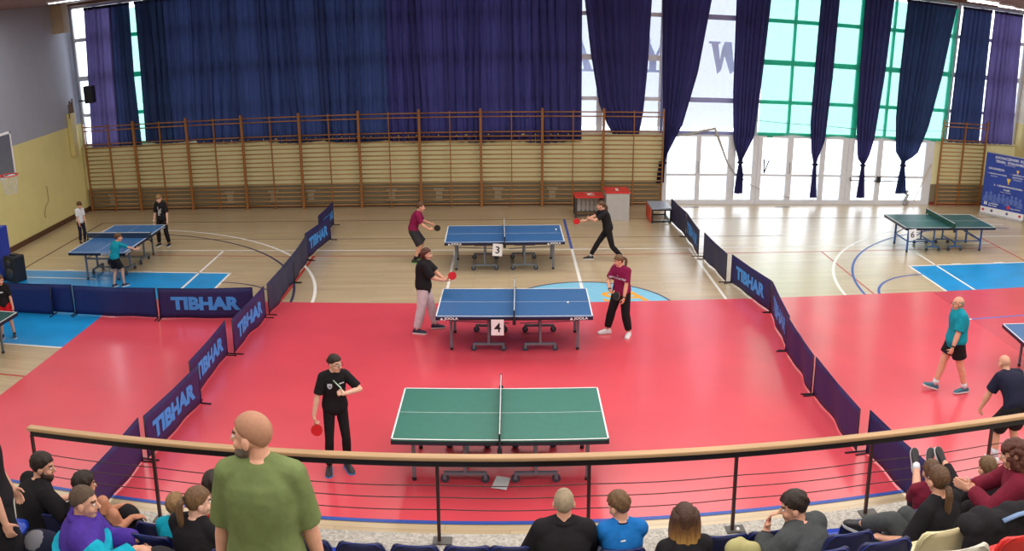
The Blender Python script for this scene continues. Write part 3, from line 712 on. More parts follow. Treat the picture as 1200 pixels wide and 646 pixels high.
def tt_table(label, x, y, rot, top, brand=True, style='roller', tape=M_tape, netm=M_netb, legmat=None, group='table tennis tables'):
    """long side along local x; the local -y side faces the stand"""
    L2, W2, Hh = 1.37, 0.7625, 0.76
    th = thing('tennis_table', label, 'table tennis table', (x, y, 0.0055 if (9.4 < y < 17.3 and x > -8.5) else 0), R(rot), group)
    st = legmat or M_steel
    for s in (-1, 1):
        mb = MB(); g = 0.004
        x0, x1 = (g, L2) if s > 0 else (-L2, -g)
        mb.box((x0, -W2, Hh-0.022), (x1, W2, Hh))
        e = 0.0012; w = 0.02
        for a, b in (((x0, -W2, Hh), (x1, -W2+w, Hh+e)), ((x0, W2-w, Hh), (x1, W2, Hh+e)), ((x0, -0.0025, Hh), (x1, 0.0025, Hh+e))):
            mb.box(a, b, 1)
        xe = L2 if s > 0 else -L2
        mb.box((min(xe, xe-s*w), -W2, Hh), (max(xe, xe-s*w), W2, Hh+e), 1)
        obj('tabletop', mb, [top, M_tline], th)
        mb = MB(); d = 0.012; za, zb = Hh-0.075, Hh-0.022
        a0, a1 = sorted((s*0.02, s*(L2-0.0)))
        mb.box((a0, -W2, za), (a1, -W2+0.02, zb)); mb.box((a0, W2-0.02, za), (a1, W2, zb)); xo = s*L2
        mb.box((min(xo, xo-s*0.02), -W2, za), (max(xo, xo-s*0.02), W2, zb)); mb.box((min(s*0.02, s*0.04), -W2, za), (max(s*0.02, s*0.04), W2, zb))
        ap = obj('apron', mb, M_apron, th)
        if brand:
            t = text_mb('JOOLA', 0.062, 0.03, 1.25, Matrix.Translation((s*(L2-0.24)+0.03, -W2-0.003, Hh-0.048)))
            obj('logo_mark', MB().add([(q+s*(L2-0.24)-0.135, -W2-0.003, zz+Hh-0.07) for q, zz in ((-0.03, 0), (0.03, 0), (0, 0.046))], [(0, 1, 2)]), M_tline, ap)
            obj('lettering', t, M_tline, ap)
            t = text_mb('JOOLA', 0.062, 0.03, 1.25, Matrix.Rotation(-PI/2 if s < 0 else PI/2, 4, 'Z') @ Matrix.Translation((0.25*s*-1, -L2-0.003, Hh-0.048)))
            obj('lettering', t, M_tline, ap)
        # legs near the ends
        for sy in (-1, 1):
            lx = s*1.13; ly = sy*0.42
            mb = MB().box((lx-0.024, ly-0.02, 0.03), (lx+0.024, ly+0.02, za+0.03))
            lg = obj('leg', mb, st, th, bevel=0.004)
            obj('rubber_foot', MB().tube([(lx, ly, 0), (lx, ly, 0.045)], 0.03, 12), M_blk, lg)
        mb = MB().box((s*1.13-0.02, -0.42, 0.52), (s*1.13+0.02, 0.42, 0.555)); 
        if style == 'roller':
            obj('leg_brace', mb, st, th)
            cx = s*0.46
            for sy in (-1, 1):
                yy = sy*0.46
                mb = MB().box((cx-0.28, yy-0.025, 0.11), (cx+0.28, yy+0.025, 0.15)); mb.box((cx-0.022, yy-0.022, 0.15), (cx+0.022, yy+0.022, za+0.02))
                mb.box((cx-0.24, yy-0.015, 0.585), (cx+0.24, yy+0.015, 0.615))
                u = obj('undercarriage', mb, st, th, bevel=0.003)
                for sx in (-1, 1):
                    wx = cx+sx*0.265
                    c = MB().tube([(wx, yy-0.018, 0.055), (wx, yy+0.018, 0.055)], 0.055, 18).tube([(wx, yy-0.024, 0.055), (wx, yy+0.024, 0.055)], 0.02, 10)
                    c.box((wx-0.02, yy-0.032, 0.05), (wx+0.02, yy-0.024, 0.112), 1).box((wx-0.02, yy+0.024, 0.05), (wx+0.02, yy+0.032, 0.112), 1)
                    obj('caster', c, [M_rubber, st], u)
            for za_, zb_ in ((0.11, 0.14), (0.60, 0.625)): obj('cross_beam', MB().box((cx-0.02, -0.46, za_), (cx+0.02, 0.46, zb_)), st, th)
            for ya_ in (-0.40, 0.40): obj('side_rail', MB().tube([(s*0.10, ya_, 0.50), (s*1.12, ya_, 0.54)], 0.010, 6), st, th)
        else:
            obj('leg_brace', MB().box((s*1.13-0.015, -0.42, 0.28), (s*1.13+0.015, 0.42, 0.31)).tube([(s*1.11, -0.40, 0.32), (s*0.45, -0.40, za)], 0.014, 6).tube([(s*1.11, 0.40, 0.32), (s*0.45, 0.40, za)], 0.014, 6), st, th)
            cx = s*0.34
            mb = MB()
            for sy in (-1, 1): mb.box((cx-0.018, sy*0.4-0.018, 0.13), (cx+0.018, sy*0.4+0.018, za+0.02)); mb.box((cx-0.2, sy*0.4-0.015, 0.11), (cx+0.2, sy*0.4+0.015, 0.14))
            mb.box((cx-0.015, -0.4, 0.22), (cx+0.015, 0.4, 0.25))
            u = obj('undercarriage', mb, st, th)
            for sy in (-1, 1):
                for sx in (-1, 1):
                    wx, yy = cx+sx*0.19, sy*0.4
                    obj('caster', MB().tube([(wx, yy-0.015, 0.05), (wx, yy+0.015, 0.05)], 0.05, 14), M_rubber, u)
            obj('low_rail', MB().box((s*0.34, -0.412, 0.27), (s*1.13, -0.39, 0.295)), st, th)
    # net across the middle
    nt = obj('net', MB().box((-0.003, -W2-0.14, Hh+0.004), (0.003, W2+0.14, Hh+0.140)), netm, th)
    obj('net_tape', MB().box((-0.006, -W2-0.14, Hh+0.138), (0.006, W2+0.14, Hh+0.153)), tape, nt)
    for sy in (-1, 1):
        yy = sy*(W2+0.14)
        mb = MB().tube([(0, yy, Hh-0.06), (0, yy, Hh+0.158)], 0.012, 8); mb.box((-0.02, min(yy, sy*(W2-0.05)), Hh-0.06), (0.02, max(yy, sy*(W2-0.05)), Hh-0.04)); mb.box((-0.03, yy-0.02, Hh-0.10), (0.03, yy+0.02, Hh-0.03))
        obj('net_post', mb, M_blk, th)
    return th
tt_table('blue table tennis table with number three card, at the back centre', -0.09, 20.11, 0.6, M_tblue)
tt_table('blue table tennis table with number four card, on the edge of the red mat', 0.107, 15.22, -0.9, M_tblue)
tt_table('green table tennis table nearest the railing', -0.119, 10.77, -0.3, M_tgreen, brand=False, netm=M_netg)
tt_table('blue table tennis table turned lengthways by the yellow wall', -9.68, 19.83, 90, M_tblue)
tt_table('green table tennis table with blue legs and number six card', 11.55, 21.06, -1.0, M_tdgreen, brand=False, style='plain', netm=M_netg, legmat=M_bsteel)
tt_table('blue table tennis table cut by the right picture edge', 9.35, 11.68, 90-8, M_tblue)
tt_table('dark green table tennis table cut by the left picture edge', -10.72, 13.42, -2, M_tdgreen, brand=False, netm=M_netg)

# number cards
M_card = mat('white_card', (236, 238, 242), 0.6); M_ink = mat('black_ink', (28, 28, 34), 0.6)
def card(ch, label, p, rz, w=0.22, h=0.29, tilt=0.0):
    th = thing('number_card', label, 'number card', p, rz, 'table number cards')
    obj('sheet', MB().box((-w/2, -0.002, -h/2), (w/2, 0.002, h/2), rot=Matrix.Rotation(tilt, 3, 'Y')), M_card, th)
    obj('digit', text_mb(ch, 0.235, 0.012, 1.0, Matrix.Rotation(tilt, 4, 'Y') @ Matrix.Translation((0, -0.004, 0))), M_ink, th)
card('4', 'white card with the figure four hanging under the blue table on the red mat', PY(583, 384, 14.42), R(-1))
card('3', 'white card with the figure three hanging under the blue table at the back', PY(583, 293, 19.30), 0, tilt=0.06)
card('6', 'white card with the figure six hanging on the green table with blue legs', PY(1069.5, 275, 20.24), 0, tilt=-0.1)
p = G(587, 566, 0.006)
mb = MB().add([tuple(G(u, v, z_)) for u, v, z_ in ((575.5, 572, 0.008), (593.5, 574.5, 0.03), (598.5, 560, 0.012), (582, 558, 0.007))]+[tuple(G(u, v, z_+0.003)) for u, v, z_ in ((575.5, 572, 0.008), (593.5, 574.5, 0.03), (598.5, 560, 0.012), (582, 558, 0.007))], [(3, 2, 1, 0), (4, 5, 6, 7), (0, 1, 5, 4), (1, 2, 6, 5), (2, 3, 7, 6), (3, 0, 4, 7)])
tag(obj('paper_sheet', mb, M_card), 'white sheet of paper lying on the red mat under the near green table', 'paper')

# balls
M_ball = mat('ball_white', (246, 246, 240), 0.4)
def ball(label, p):
    tag(obj('ball', MB().ell((0, 0, 0), (0.02, 0.02, 0.02), nu=14, nv=10), M_ball, smooth=True, loc=p), label, 'ball', 'table tennis balls')
ball('white ball over the blue table with card four', G(665.5, 354.5, 0.785))
ball('white ball over the far end of the blue table with card three', G(651.5, 269, 0.785))
ball('white ball in the air before the boy in black printed T-shirt', PY(180.3, 258.8, 21.3))
ball('white ball lying on the ledge at the foot of a railing post', G(864.6, 620.5, 1.222))

# ================================================================== court barriers
M_bcl = cloth('barrier_cloth', (40, 38, 92), rough=0.6, spec=0.35, bump=0.12, bscale=5, var=0.08)
M_bcl2 = cloth('barrier_cloth_purple', (52, 34, 92), rough=0.55, spec=0.4, bump=0.12, bscale=5, var=0.08)
M_bcl3 = cloth('barrier_cloth_blue', (26, 44, 104), rough=0.6, spec=0.35, bump=0.12, bscale=5, var=0.08)
M_bcl4 = cloth('barrier_cloth_grey', (52, 54, 84), rough=0.6, spec=0.35, bump=0.12, bscale=5, var=0.08)
M_tib = mat('logo_blue', (62, 150, 236), 0.5)
BH = 0.67
def barrier(label, a, b, m, text=None, side=1, wob=0.02, group='court barriers', tx=0.5, ts=1.0):
    """cloth panel from ground point a to b; side=+1: print on the right-hand side of a->b seen from the stand (local -y)"""
    a = Vector(a); b = Vector(b); d = b-a; L_ = d.length
    th = thing('court_barrier', label, 'barrier', (a.x, a.y, 0.0055 if a.y < 17.3 and a.x > -8.5 else 0.001), math.atan2(d.y, d.x), group)
    nx, nz = 36, 6
    rnd = random.Random(label)
    p1, p2 = rnd.uniform(0, 6), rnd.uniform(0, 6)
    def off(x, zz): return wob*(math.sin(PI*x/L_))*(math.sin(3.1*x+p1)+0.5*math.sin(7*x+p2+3*zz))*(0.3+0.7*(1-zz/BH))
    vs = []; fs = []
    for side_ in (0, 1):
        for i in range(nx+1):
            x = 0.02+(L_-0.04)*i/nx
            for j in range(nz+1):
                zz = 0.025+(BH-0.025)*j/nz - 0.018*math.sin(PI*i/nx)*(j/nz)
                vs.append((x, off(x, zz)+(0.004 if side_ else -0.004), zz))
    N = (nx+1)*(nz+1)
    for i in range(nx):
        for j in range(nz):
            q = i*(nz+1)+j; fs.append((q, q+nz+1, q+nz+2, q+1)); fs.append((N+q, N+q+1, N+q+nz+2, N+q+nz+1))
    for i in range(nx):
        q = i*(nz+1); fs.append((q, N+q, N+q+nz+1, q+nz+1)); q += nz; fs.append((q, q+nz+1, N+q+nz+1, N+q))
    for q in (0, nx*(nz+1)):
        for j in range(nz): fs.append((q+j, q+j+1, N+q+j+1, N+q+j))
    cl = obj('cloth', MB().add(vs, fs), m, th, smooth=True)
    for x in (0.01, L_-0.01):
        mb = MB().tube([(x, 0, 0.012), (x, 0, BH+0.005)], 0.011, 8)
        po = obj('pole', mb, M_bar, th, smooth=True)
        obj('foot', MB().box((x-0.014, -0.17, 0.0), (x+0.014, 0.17, 0.016)), M_bar, po)
    obj('top_hem', MB().tube([(0.01, 0, BH+0.002), (L_/2, 0, BH-0.014), (L_-0.01, 0, BH+0.002)], 0.008, 6), m, th, smooth=True)
    if text:
        vs, fs = text_geo(text, 0.36*ts, 0.058, 0, 1.15*1.0)
        w = max(v.x for v in vs)*2; k = min(1.0, 1.56/w)
        # cut long faces so that the letters follow the cloth
        bm = bmesh.new(); bv = [bm.verts.new((v.x*k, 0, v.z*k)) for v in vs]
        for f in fs:
            try: bm.faces.new([bv[i] for i in f])
            except ValueError: pass
        out = []
        for v in bm.verts:
            x = (v.co.x if side > 0 else -v.co.x)+L_*tx; zz = v.co.z+0.345
            v.co = Vector((x, off(max(0.02, min(L_-0.02, x)), zz)-side*0.011, zz))
        me = bpy.data.meshes.new('lettering'); bm.to_mesh(me); bm.free()
        link('lettering', me, M_tib, cl)
    return th
g1 = 'row of barriers left of the middle tables'
def gp(u, v): p = G(u, v); return (p.x, p.y)
barrier('navy lettered barrier farthest back in the row left of the middle tables', (-5.02, 22.35), (-4.95, 24.05), M_bcl, 'TIBHAR', 1, group=g1, tx=0.62, ts=0.8)
barrier('navy lettered barrier, second from the back in the row left of the middle tables', (-4.97, 20.5), (-4.72, 22.42), M_bcl, 'TIBHAR', 1, group=g1)
barrier('plain dark grey barrier, third from the back in the row left of the middle tables', (-4.84, 18.68), (-4.91, 20.45), M_bcl4, group=g1)
barrier('plain slack grey-navy barrier where the white arc meets the red mat', (-4.86, 16.5), (-4.84, 18.65), M_bcl4, wob=0.04, group=g1)
barrier('lettered barrier with a crumpled print at the corner with the side barriers', (-4.96, 14.4), (-4.89, 16.36), M_bcl2, 'TIBHAR', 1, wob=0.035, group=g1)
barrier('purple lettered barrier leading to the corner, partly behind the nearest lettered one', (-5.07, 12.42), (-5.07, 14.34), M_bcl2, 'TIBHAR', 1, group=g1)
barrier('large purple barrier with big blue letters just beyond the railing', (-5.03, 10.42), (-4.88, 12.33), M_bcl2, 'TIBHAR', 1, group=g1)
barrier('plain purple barrier crossing under the railing at the near left', (-5.10, 8.5), (-5.09, 10.37), M_bcl2, group=g1)
g2 = 'row of barriers in front of the left blue zone'
barrier('navy barrier with blue letters facing the stand, before the left blue zone', (-7.12, 16.1), (-5.1, 16.27), M_bcl, 'TIBHAR', 1, group=g2)
barrier('plain navy barrier below the boy in teal, before the left blue zone', (-9.15, 16.16), (-7.17, 16.13), M_bcl3, wob=0.03, group=g2)
barrier('plain blue-navy barrier overlapping its neighbour, behind the boy at the left edge', (-11.1, 16.24), (-9.2, 16.22), M_bcl3, group=g2)
barrier('plain blue-navy barrier at the left picture edge', (-11.7, 16.02), (-9.66, 16.08), M_bcl3, group=g2)
g3 = 'row of barriers right of the middle tables'
barrier('plain barrier at the far end of the row by the doors', (4.64, 24.2), (4.73, 22.50), M_bcl4, group=g3)
barrier('lettered barrier, second from the doors in the right-hand row', (4.74, 22.46), (4.68, 20.58), M_bcl4, 'TIBHAR', 1, group=g3)
barrier('plain barrier, third from the doors in the right-hand row', (4.76, 20.36), (4.87, 18.48), M_bcl4, group=g3)
barrier('navy barrier with bright blue letters beside the white volleyball line', (4.97, 18.43), (5.31, 16.45), M_bcl, 'TIBHAR', 1, group=g3)
barrier('lettered barrier turned sharply, fifth from the doors in the right-hand row', (5.31, 16.40), (5.02, 14.36), M_bcl2, 'TIBHAR', 1, group=g3)
barrier('plain purple barrier sagging on the red mat, sixth from the doors', (4.98, 14.35), (4.84, 12.5), M_bcl2, wob=0.04, group=g3)
barrier('plain purple barrier just beyond the railing at the right', (4.86, 12.46), (4.84, 10.52), M_bcl2, wob=0.03, group=g3)
barrier('dark navy barrier crossing under the railing at the near right', (4.97, 10.47), (5.12, 8.6), M_bcl, group=g3)

# ================================================================== railing and seats of the stand
th = thing('railing', 'long railing with wooden handrail, black posts and wires along the stand', 'railing', (0, 7.24, 1.2))
obj('handrail', MB().box((-4.85, -0.045, 0.845), (5.6, 0.045, 0.885)), mat('handrail_wood', (190, 154, 112), 0.4, var=0.12, scale=5, stretch=(0.4, 5, 5)), th, bevel=0.012)
obj('top_bar', MB().box((-4.82, -0.03, 0.785), (5.6, 0.03, 0.845)), mat('black_rail_paint', (28, 24, 24), 0.3), th, bevel=0.006)
M_post = mat('railing_dark_red', (58, 32, 34), 0.4)
for i in range(8):
    x = -4.82+1.386*i
    po = obj('post', MB().box((x-0.016, -0.016, 0.0), (x+0.016, 0.016, 0.79)), M_post, th, bevel=0.003)
    obj('base_plate', MB().box((x-0.06, -0.06, 0.0), (x+0.12, 0.06, 0.012)), mat('plate_grey', (92, 90, 88), 0.5, metal=0.4), po)
for zz in (0.585, 0.462, 0.335):
    obj('wire', MB().tube([(-4.82+0.2*k, 0, zz-0.012*abs(math.sin(PI*(0.2*k)/1.386))) for k in range(53)], 0.0055, 6), M_post, th, smooth=True)

M_sblue = mat('seat_royal_blue', (24, 62, 176), 0.3); M_snavy = mat('seat_blue_unlit', (30, 34, 78), 0.4, var=0.1); M_sred = mat('seat_red', (206, 40, 36), 0.35); M_scream = mat('seat_cream', (216, 208, 164), 0.4, var=0.08, scale=5)  # navy is the royal blue plastic with its unlit back painted in
M_swhite = mat('seat_white', (206, 202, 188), 0.4)
def seat_mb(w=0.40):
    """backrest: rounded, slightly curved shell"""
    mb = MB(); n = 14; rings = []
    prof = []
    for i in range(n+1):
        x = -w/2+w*i/n
        s = abs(x)/(w/2); top = 0.82-0.085*max(0, (s-0.70)/0.30)**2.2
        prof.append((x, top, 0.05*s*s))
    vs = []; fs = []
    rows = 8
    for f in (0, 1):
        for x, top, c in prof:
            for j in range(rows+1):
                zz = 0.46+(top-0.46)*j/rows
                y = c + 0.012*math.sin(PI*j/rows) - 0.05*(j/rows) + (0.0 if f else -0.022)
                vs.append((x, y, zz))
    N = (n+1)*(rows+1)
    for i in range(n):
        for j in range(rows):
            q = i*(rows+1)+j
            fs.append((q, q+rows+1, q+rows+2, q+1)); fs.append((N+q, N+q+1, N+q+rows+2, N+q+rows+1))
        q = i*(rows+1); fs.append((q, N+q, N+q+rows+1, q+rows+1)); q += rows; fs.append((q, q+rows+1, N+q+rows+1, N+q))
    for q in (0, n*(rows+1)):
        for j in range(rows): fs.append((q+j, q+j+1, N+q+j+1, N+q+j))
    return mb.add(vs, fs)
SEATS = {}
UNDER = {-3.96: 0.10, -3.32: 0.12, -2.46: 0.10, 0.44: 0.08, 0.86: 0.08, 1.28: 0.15, 2.46: 0.2, -3.02: 0.16, -2.2: 0.06, 3.12: 0.05}
def seat(label, x, row, m=M_snavy, mp=M_sblue, rz=0.0, group=None):
    key = m.name
    loc = (x, ROWS[row][1]+0.03-(UNDER.get(x, 0) if m is M_snavy and row in 'AB' and not (row == 'B' and x == 2.43) else 0), ROWS[row][0])
    group = group or 'plastic seats of row '+{'A': 'one', 'B': 'two', 'C': 'three', 'D': 'four', 'E': 'five'}[row]
    if key in SEATS:
        c = copy_tree(SEATS[key], label, loc, rz); c['group'] = group; return c
    th = thing('stadium_seat', label, 'seat', loc, rz, group)
    obj('backrest', seat_mb(), m, th, smooth=True)
    mb = MB(); rings = []
    for y, zz, w in ((0.0, 0.46, 0.17), (0.08, 0.425, 0.19), (0.22, 0.42, 0.205), (0.34, 0.435, 0.20), (0.40, 0.45, 0.16)):
        rings.append([Vector((w*cx_, y, zz+0.012*cz_)) for cx_, cz_ in ((-1, 0), (-0.8, -1), (0, -1.6), (0.8, -1), (1, 0), (0.8, 1), (0, 0.2), (-0.8, 1))])
    obj('seat_pan', mb.loft(rings), mp, th, smooth=True)
    obj('rim', MB().tube([(-0.2, 0.03, 0.47), (-0.197, 0.0, 0.66), (-0.17, -0.04, 0.775), (-0.13, -0.055, 0.815), (0, -0.063, 0.825), (0.13, -0.055, 0.815), (0.17, -0.04, 0.775), (0.197, 0.0, 0.66), (0.2, 0.03, 0.47)], 0.005, 6), mp if m is not M_snavy else mat('seat_rim_glint', (30, 48, 128), 0.35), th, smooth=True)  # on navy seats the blue edge colour imitates glints
    obj('bracket', MB().box((-0.03, -0.02, 0.0), (0.03, 0.02, 0.44)).box((-0.03, -0.02, 0.38), (0.03, 0.3, 0.42)), M_bar, th)
    SEATS[key] = th
    return th
ra = [(-3.96, 'front-row navy seat under the man in black T-shirt by the railing end'), (-3.32, 'front-row navy seat with a black rucksack, beside the bare raised knee'), (-2.89, 'front-row navy seat just past the black rucksack, before the fair-haired child'),
      (-2.46, 'front-row navy seat under the fair-haired child in teal'), (-2.03, 'front-row navy seat hidden before the big man in green'), (-1.60, 'front-row navy seat beside the hand of the man in green'),
      (-1.17, 'front-row navy seat, second from the man in green'), (-0.74, 'front-row navy seat, third from the man in green'), (-0.33, 'front-row navy seat, fourth from the man in green'),
      (0.02, 'front-row navy seat just before the old man in black jacket'), (0.44, 'front-row navy seat under the old man in black jacket'), (0.86, 'front-row navy seat under the boy in blue shirt'),
      (1.28, 'front-row navy seat under the long-haired woman'), (1.70, 'front-row navy seat just after the long-haired woman'), (2.06, 'front-row navy seat beside the hand of the man in dark grey'), (2.46, 'front-row navy seat under the man in dark grey'), (2.88, 'front-row navy seat in front of the railing post with the square base plate'),
      (3.52, 'front-row navy seat under the child in burgundy'), (4.02, 'front-row navy seat under the brown-haired child in black')]
for x, lab in ra: seat(lab, x, 'A')
rb = [(-4.1, 'second-row navy seat at the left picture edge'), (-3.02, 'second-row navy seat under the man in purple and teal hoodie'), (-2.59, 'second-row navy seat at the bottom edge below the bare thigh'), (-2.2, 'second-row navy seat under the girl with fair ponytail'),
      (2.43, 'second-row navy seat just after the man in dark grey'), (3.12, 'second-row navy seat under the ponytailed girl in black'), (3.95, 'second-row navy seat under the curly-haired woman')]
for x, lab in rb: seat(lab, x, 'B')
seat('third-row navy seat half hidden by the man in dark grey', 1.93, 'C'); seat('third-row navy seat beside the cream seat', 2.36, 'C')
seat('cream seat with yellowish back just behind the ponytailed girl', 2.80, 'C', M_scream, M_scream); seat('cream seat under the black coat at the right', 3.22, 'C', M_scream, M_scream)
seat('white seat between cream and red seats at the bottom edge', 2.46, 'D', M_swhite, M_swhite); seat('red seat at the bottom right corner', 2.90, 'D', M_sred, M_sred)
seat('pale seat edge in front of the red seat at the right picture edge', 2.62, 'E', M_swhite, M_swhite)
# ================================================================== people
def bake(mb, voxel, smooth=4, name='body', factor=0.5):
    """fuse overlapping shapes into one continuous skin"""
    me = mb.mesh('tmp'); o = bpy.data.objects.new('tmp', me); COL.objects.link(o)
    r = o.modifiers.new('r', 'REMESH'); r.mode = 'VOXEL'; r.voxel_size = voxel; r.use_smooth_shade = True
    if smooth:
        sm = o.modifiers.new('s', 'SMOOTH'); sm.iterations = smooth; sm.factor = factor
    dg = bpy.context.evaluated_depsgraph_get()
    out = bpy.data.meshes.new_from_object(o.evaluated_get(dg)); out.name = name
    bpy.data.objects.remove(o); bpy.data.meshes.remove(me)
    out.polygons.foreach_set('use_smooth', [True]*len(out.polygons))
    return out
V = Vector
def ik(a, t, l1, l2, pole):
    a = V(a); t = V(t); d = t-a; L = d.length
    if L > (l1+l2)*0.999: t = a+d.normalized()*(l1+l2)*0.999; d = t-a; L = d.length
    u = d.normalized(); x = (l1*l1-l2*l2+L*L)/(2*L); h = math.sqrt(max(0, l1*l1-x*x))
    p = V(pole); p = p-u*p.dot(u)
    if p.length < 1e-4: p = u.orthogonal()
    return a+u*x+p.normalized()*h, t
def frame(u, fwd):
    u = V(u).normalized(); f = V(fwd); f = (f-u*f.dot(u)).normalized(); r = f.cross(u)
    return r, f, u
def ring(c, r, f, a, b, n=20, p=2.3, off=0.0):
    out = []
    for i in range(n):
        t = 2*PI*i/n; ct, st = math.cos(t), math.sin(t)
        out.append(V(c)+r*(a*math.copysign(abs(ct)**(2/p), ct))+f*(b*math.copysign(abs(st)**(2/p), st)+off))
    return out

SKIN = lambda n, rgb: mat('skin_'+n, rgb, 0.5, spec=0.35, var=0.06, scale=20)
M_sk = SKIN('light', (222, 166, 140)); M_sk2 = SKIN('pale', (230, 182, 160)); M_sk3 = SKIN('tan', (196, 134, 104))
M_lip = mat('lips', (186, 104, 96), 0.5); M_brow = mat('eyebrow', (84, 60, 46), 0.8)
M_eye = mat('eye_white', (232, 228, 222), 0.3); M_iris = mat('iris', (50, 38, 32), 0.3)
M_stub = mat('stubble_scalp', (150, 112, 92), 0.7)
def hairmat(n, rgb): return mat('hair_'+n, rgb, 0.45, spec=0.4, var=0.35, scale=26, bump=0.5, bscale=40, stretch=(3, 3, 0.5))
M_buzz = mat('hair_cropped', (92, 74, 60), 0.8, var=0.2, scale=40, bump=0.4, bscale=120)
H_dark = hairmat('dark', (46, 34, 28)); H_brown = hairmat('brown', (92, 64, 42)); H_blond = hairmat('blond', (146, 112, 72)); H_grey = hairmat('grey', (150, 138, 120)); H_red = hairmat('auburn', (84, 44, 34)); H_lbrown = hairmat('light_brown', (110, 82, 54))
H_buzz = mat('hair_cropped', (92, 74, 60), 0.8, var=0.2, scale=40, bump=0.4, bscale=120)

def person(label, loc, yaw, h=1.70, P=None, skin=None, hair=('short', None), shirt=None, pants=None, shoes=None, socks=None, head=(0, 0), headk=1.0, build=1.0, voxel=0.0075, extras=None, beard=None, glasses=False, group=None, collar=None):
    """shirt = (material, sleeve fraction 0..2 [1 = elbow, 2 = wrist], looseness, hem t); pants = (material, leg fraction 0..2, looseness)"""
    s = h/1.70; skin = skin or M_sk; P = dict(P or {})
    pel = V(P.get('pel', (0, 0, 0.93))); lean = V(P.get('lean', (0, 0.03, 1))).normalized(); bow = P.get('bow', 0.02); tw = R(P.get('tw', 0)); pf = R(P.get('pf', 0))
    hipf = V((-math.sin(pf), math.cos(pf), 0)); chf = V((-math.sin(tw), math.cos(tw), 0))
    TL = 0.52
    def spine(t):           # t along the trunk, metres from the pelvis
        q = t/TL; b = bow*4*q*(1-q) if 0 < q < 1 else 0
        f = hipf.lerp(chf, max(0, min(1, q))).normalized(); tang = lean
        r, f2, u = frame(tang, f)
        if t < 0: # crotch drops straight
            return pel+V((0, 0, t))*1.0, r, f2, u
        return pel+lean*t - f2*b, r, f2, u
    B = build
    def prof(t):            # half width, half depth of the trunk
        T = [(-0.09, 0.10, 0.085), (-0.04, 0.158, 0.112), (0.03, 0.168, 0.118), (0.10, 0.152, 0.108), (0.18, 0.140, 0.102), (0.28, 0.150, 0.112), (0.36, 0.160, 0.114), (0.43, 0.150, 0.098), (0.485, 0.108, 0.076), (0.53, 0.062, 0.060)]
        for a, b in zip(T, T[1:]):
            if t <= b[0]:
                k = max(0, (t-a[0])/(b[0]-a[0])); return (a[1]+(b[1]-a[1])*k)*B, (a[2]+(b[2]-a[2])*k)*B
        return T[-1][1], T[-1][2]
    def trunk(mb, t0, t1, inf=0.0, flare=0.0):
        rings = []; n = 13
        for i in range(n+1):
            t = t0+(t1-t0)*i/n; c, r, f, u = spine(t); a, b = prof(t)
            g = inf*(1 if t < 0.44 else max(0.45, 1-(t-0.44)*7)) + flare*max(0, (0.25-t))
            rings.append(ring(c, r, f, a+g, b+g))
        mb.loft(rings)
    N, nr, nf, nu = spine(0.52)
    sh = {}; el = {}; wr = {}; hip = {}; kn = {}; an = {}
    c43, r43, f43, u43 = spine(0.435)
    sw = 0.150*(0.5+0.5*B)
    for k, sg in (('r', 1), ('l', -1)):
        sh[k] = c43+r43*sg*sw+u43*(0.012+P.get('shrug', 0))
        dw = sh[k]+r43*sg*0.09-u43*0.50+f43*0.06
        el[k], wr[k] = ik(sh[k], P.get(k+'w', dw), 0.285, 0.25, P.get(k+'e', r43*sg*0.6-f43*1.0-u43*0.2))
        c0, r0, f0, u0 = spine(0.0)
        hip[k] = pel+r0*sg*0.088*B-V((0, 0, 0.03))
        kn[k], an[k] = ik(hip[k], P.get(k+'a', (0.10*sg, -0.02, 0.085)), 0.425, 0.405, P.get(k+'k', (0.12*sg, 1, 0)))
    # ---- head frame
    hy, hp = R(head[0]), R(head[1])
    base_f = chf
    hf = V((base_f.x*math.cos(hy)-base_f.y*math.sin(hy), base_f.x*math.sin(hy)+base_f.y*math.cos(hy), 0)).normalized()
    hr = hf.cross(V((0, 0, 1))).normalized()
    hf2 = hf*math.cos(hp)+V((0, 0, 1))*math.sin(hp); hu = hr.cross(hf2).normalized()
    roll = R(P.get('hroll', 0)); hr2 = hr*math.cos(roll)+hu*math.sin(roll); hu = hr2.cross(hf2).normalized(); hr = hr2
    nd = (V((0, 0, 1))*0.75+nu*0.5).normalized()
    HK = headk
    Hc = N+nd*0.112+hf*0.035*1.0+hu*0.03*(HK-1)
    HM = Matrix((hr, hf2, hu)).transposed()       # local (x right, y forward, z up) -> person
    def hd(x, y, zz): return Hc+HM @ V((x, y, zz))*HK
    # ---- body
    mb = MB()
    trunk(mb, -0.09, 0.53)
    mb.cap(N-nu*0.05, Hc-hu*0.02*HK-hf*0.02, 0.056*B**0.5, 0.052*HK**0.5)
    he = lambda c, r: mb.ell(hd(*c), (r[0]*HK, r[1]*HK, r[2]*HK), HM, 18, 12)
    he((0, -0.012, 0.022), (0.074, 0.094, 0.088)); he((0, 0.026, -0.032), (0.060, 0.062, 0.080)); he((0, 0.052, -0.088), (0.036, 0.034, 0.026))
    he((0, 0.074, 0.024), (0.048, 0.016, 0.013)); he((0.034, 0.058, -0.034), (0.026, 0.026, 0.026)); he((-0.034, 0.058, -0.034), (0.026, 0.026, 0.026)); he((0, 0.080, -0.062), (0.024, 0.013, 0.014)); he((0, 0.076, -0.03), (0.020, 0.016, 0.02))
    mb.cap(hd(0, 0.084, 0.008), hd(0, 0.106, -0.026), 0.010*HK, 0.0145*HK); he((0, 0.09, -0.034), (0.018, 0.012, 0.009))
    for sx in (-1, 1): he((sx*0.077, -0.006, -0.012), (0.011, 0.021, 0.032))
    hs = 1.0 if s > 0.85 else 1.12
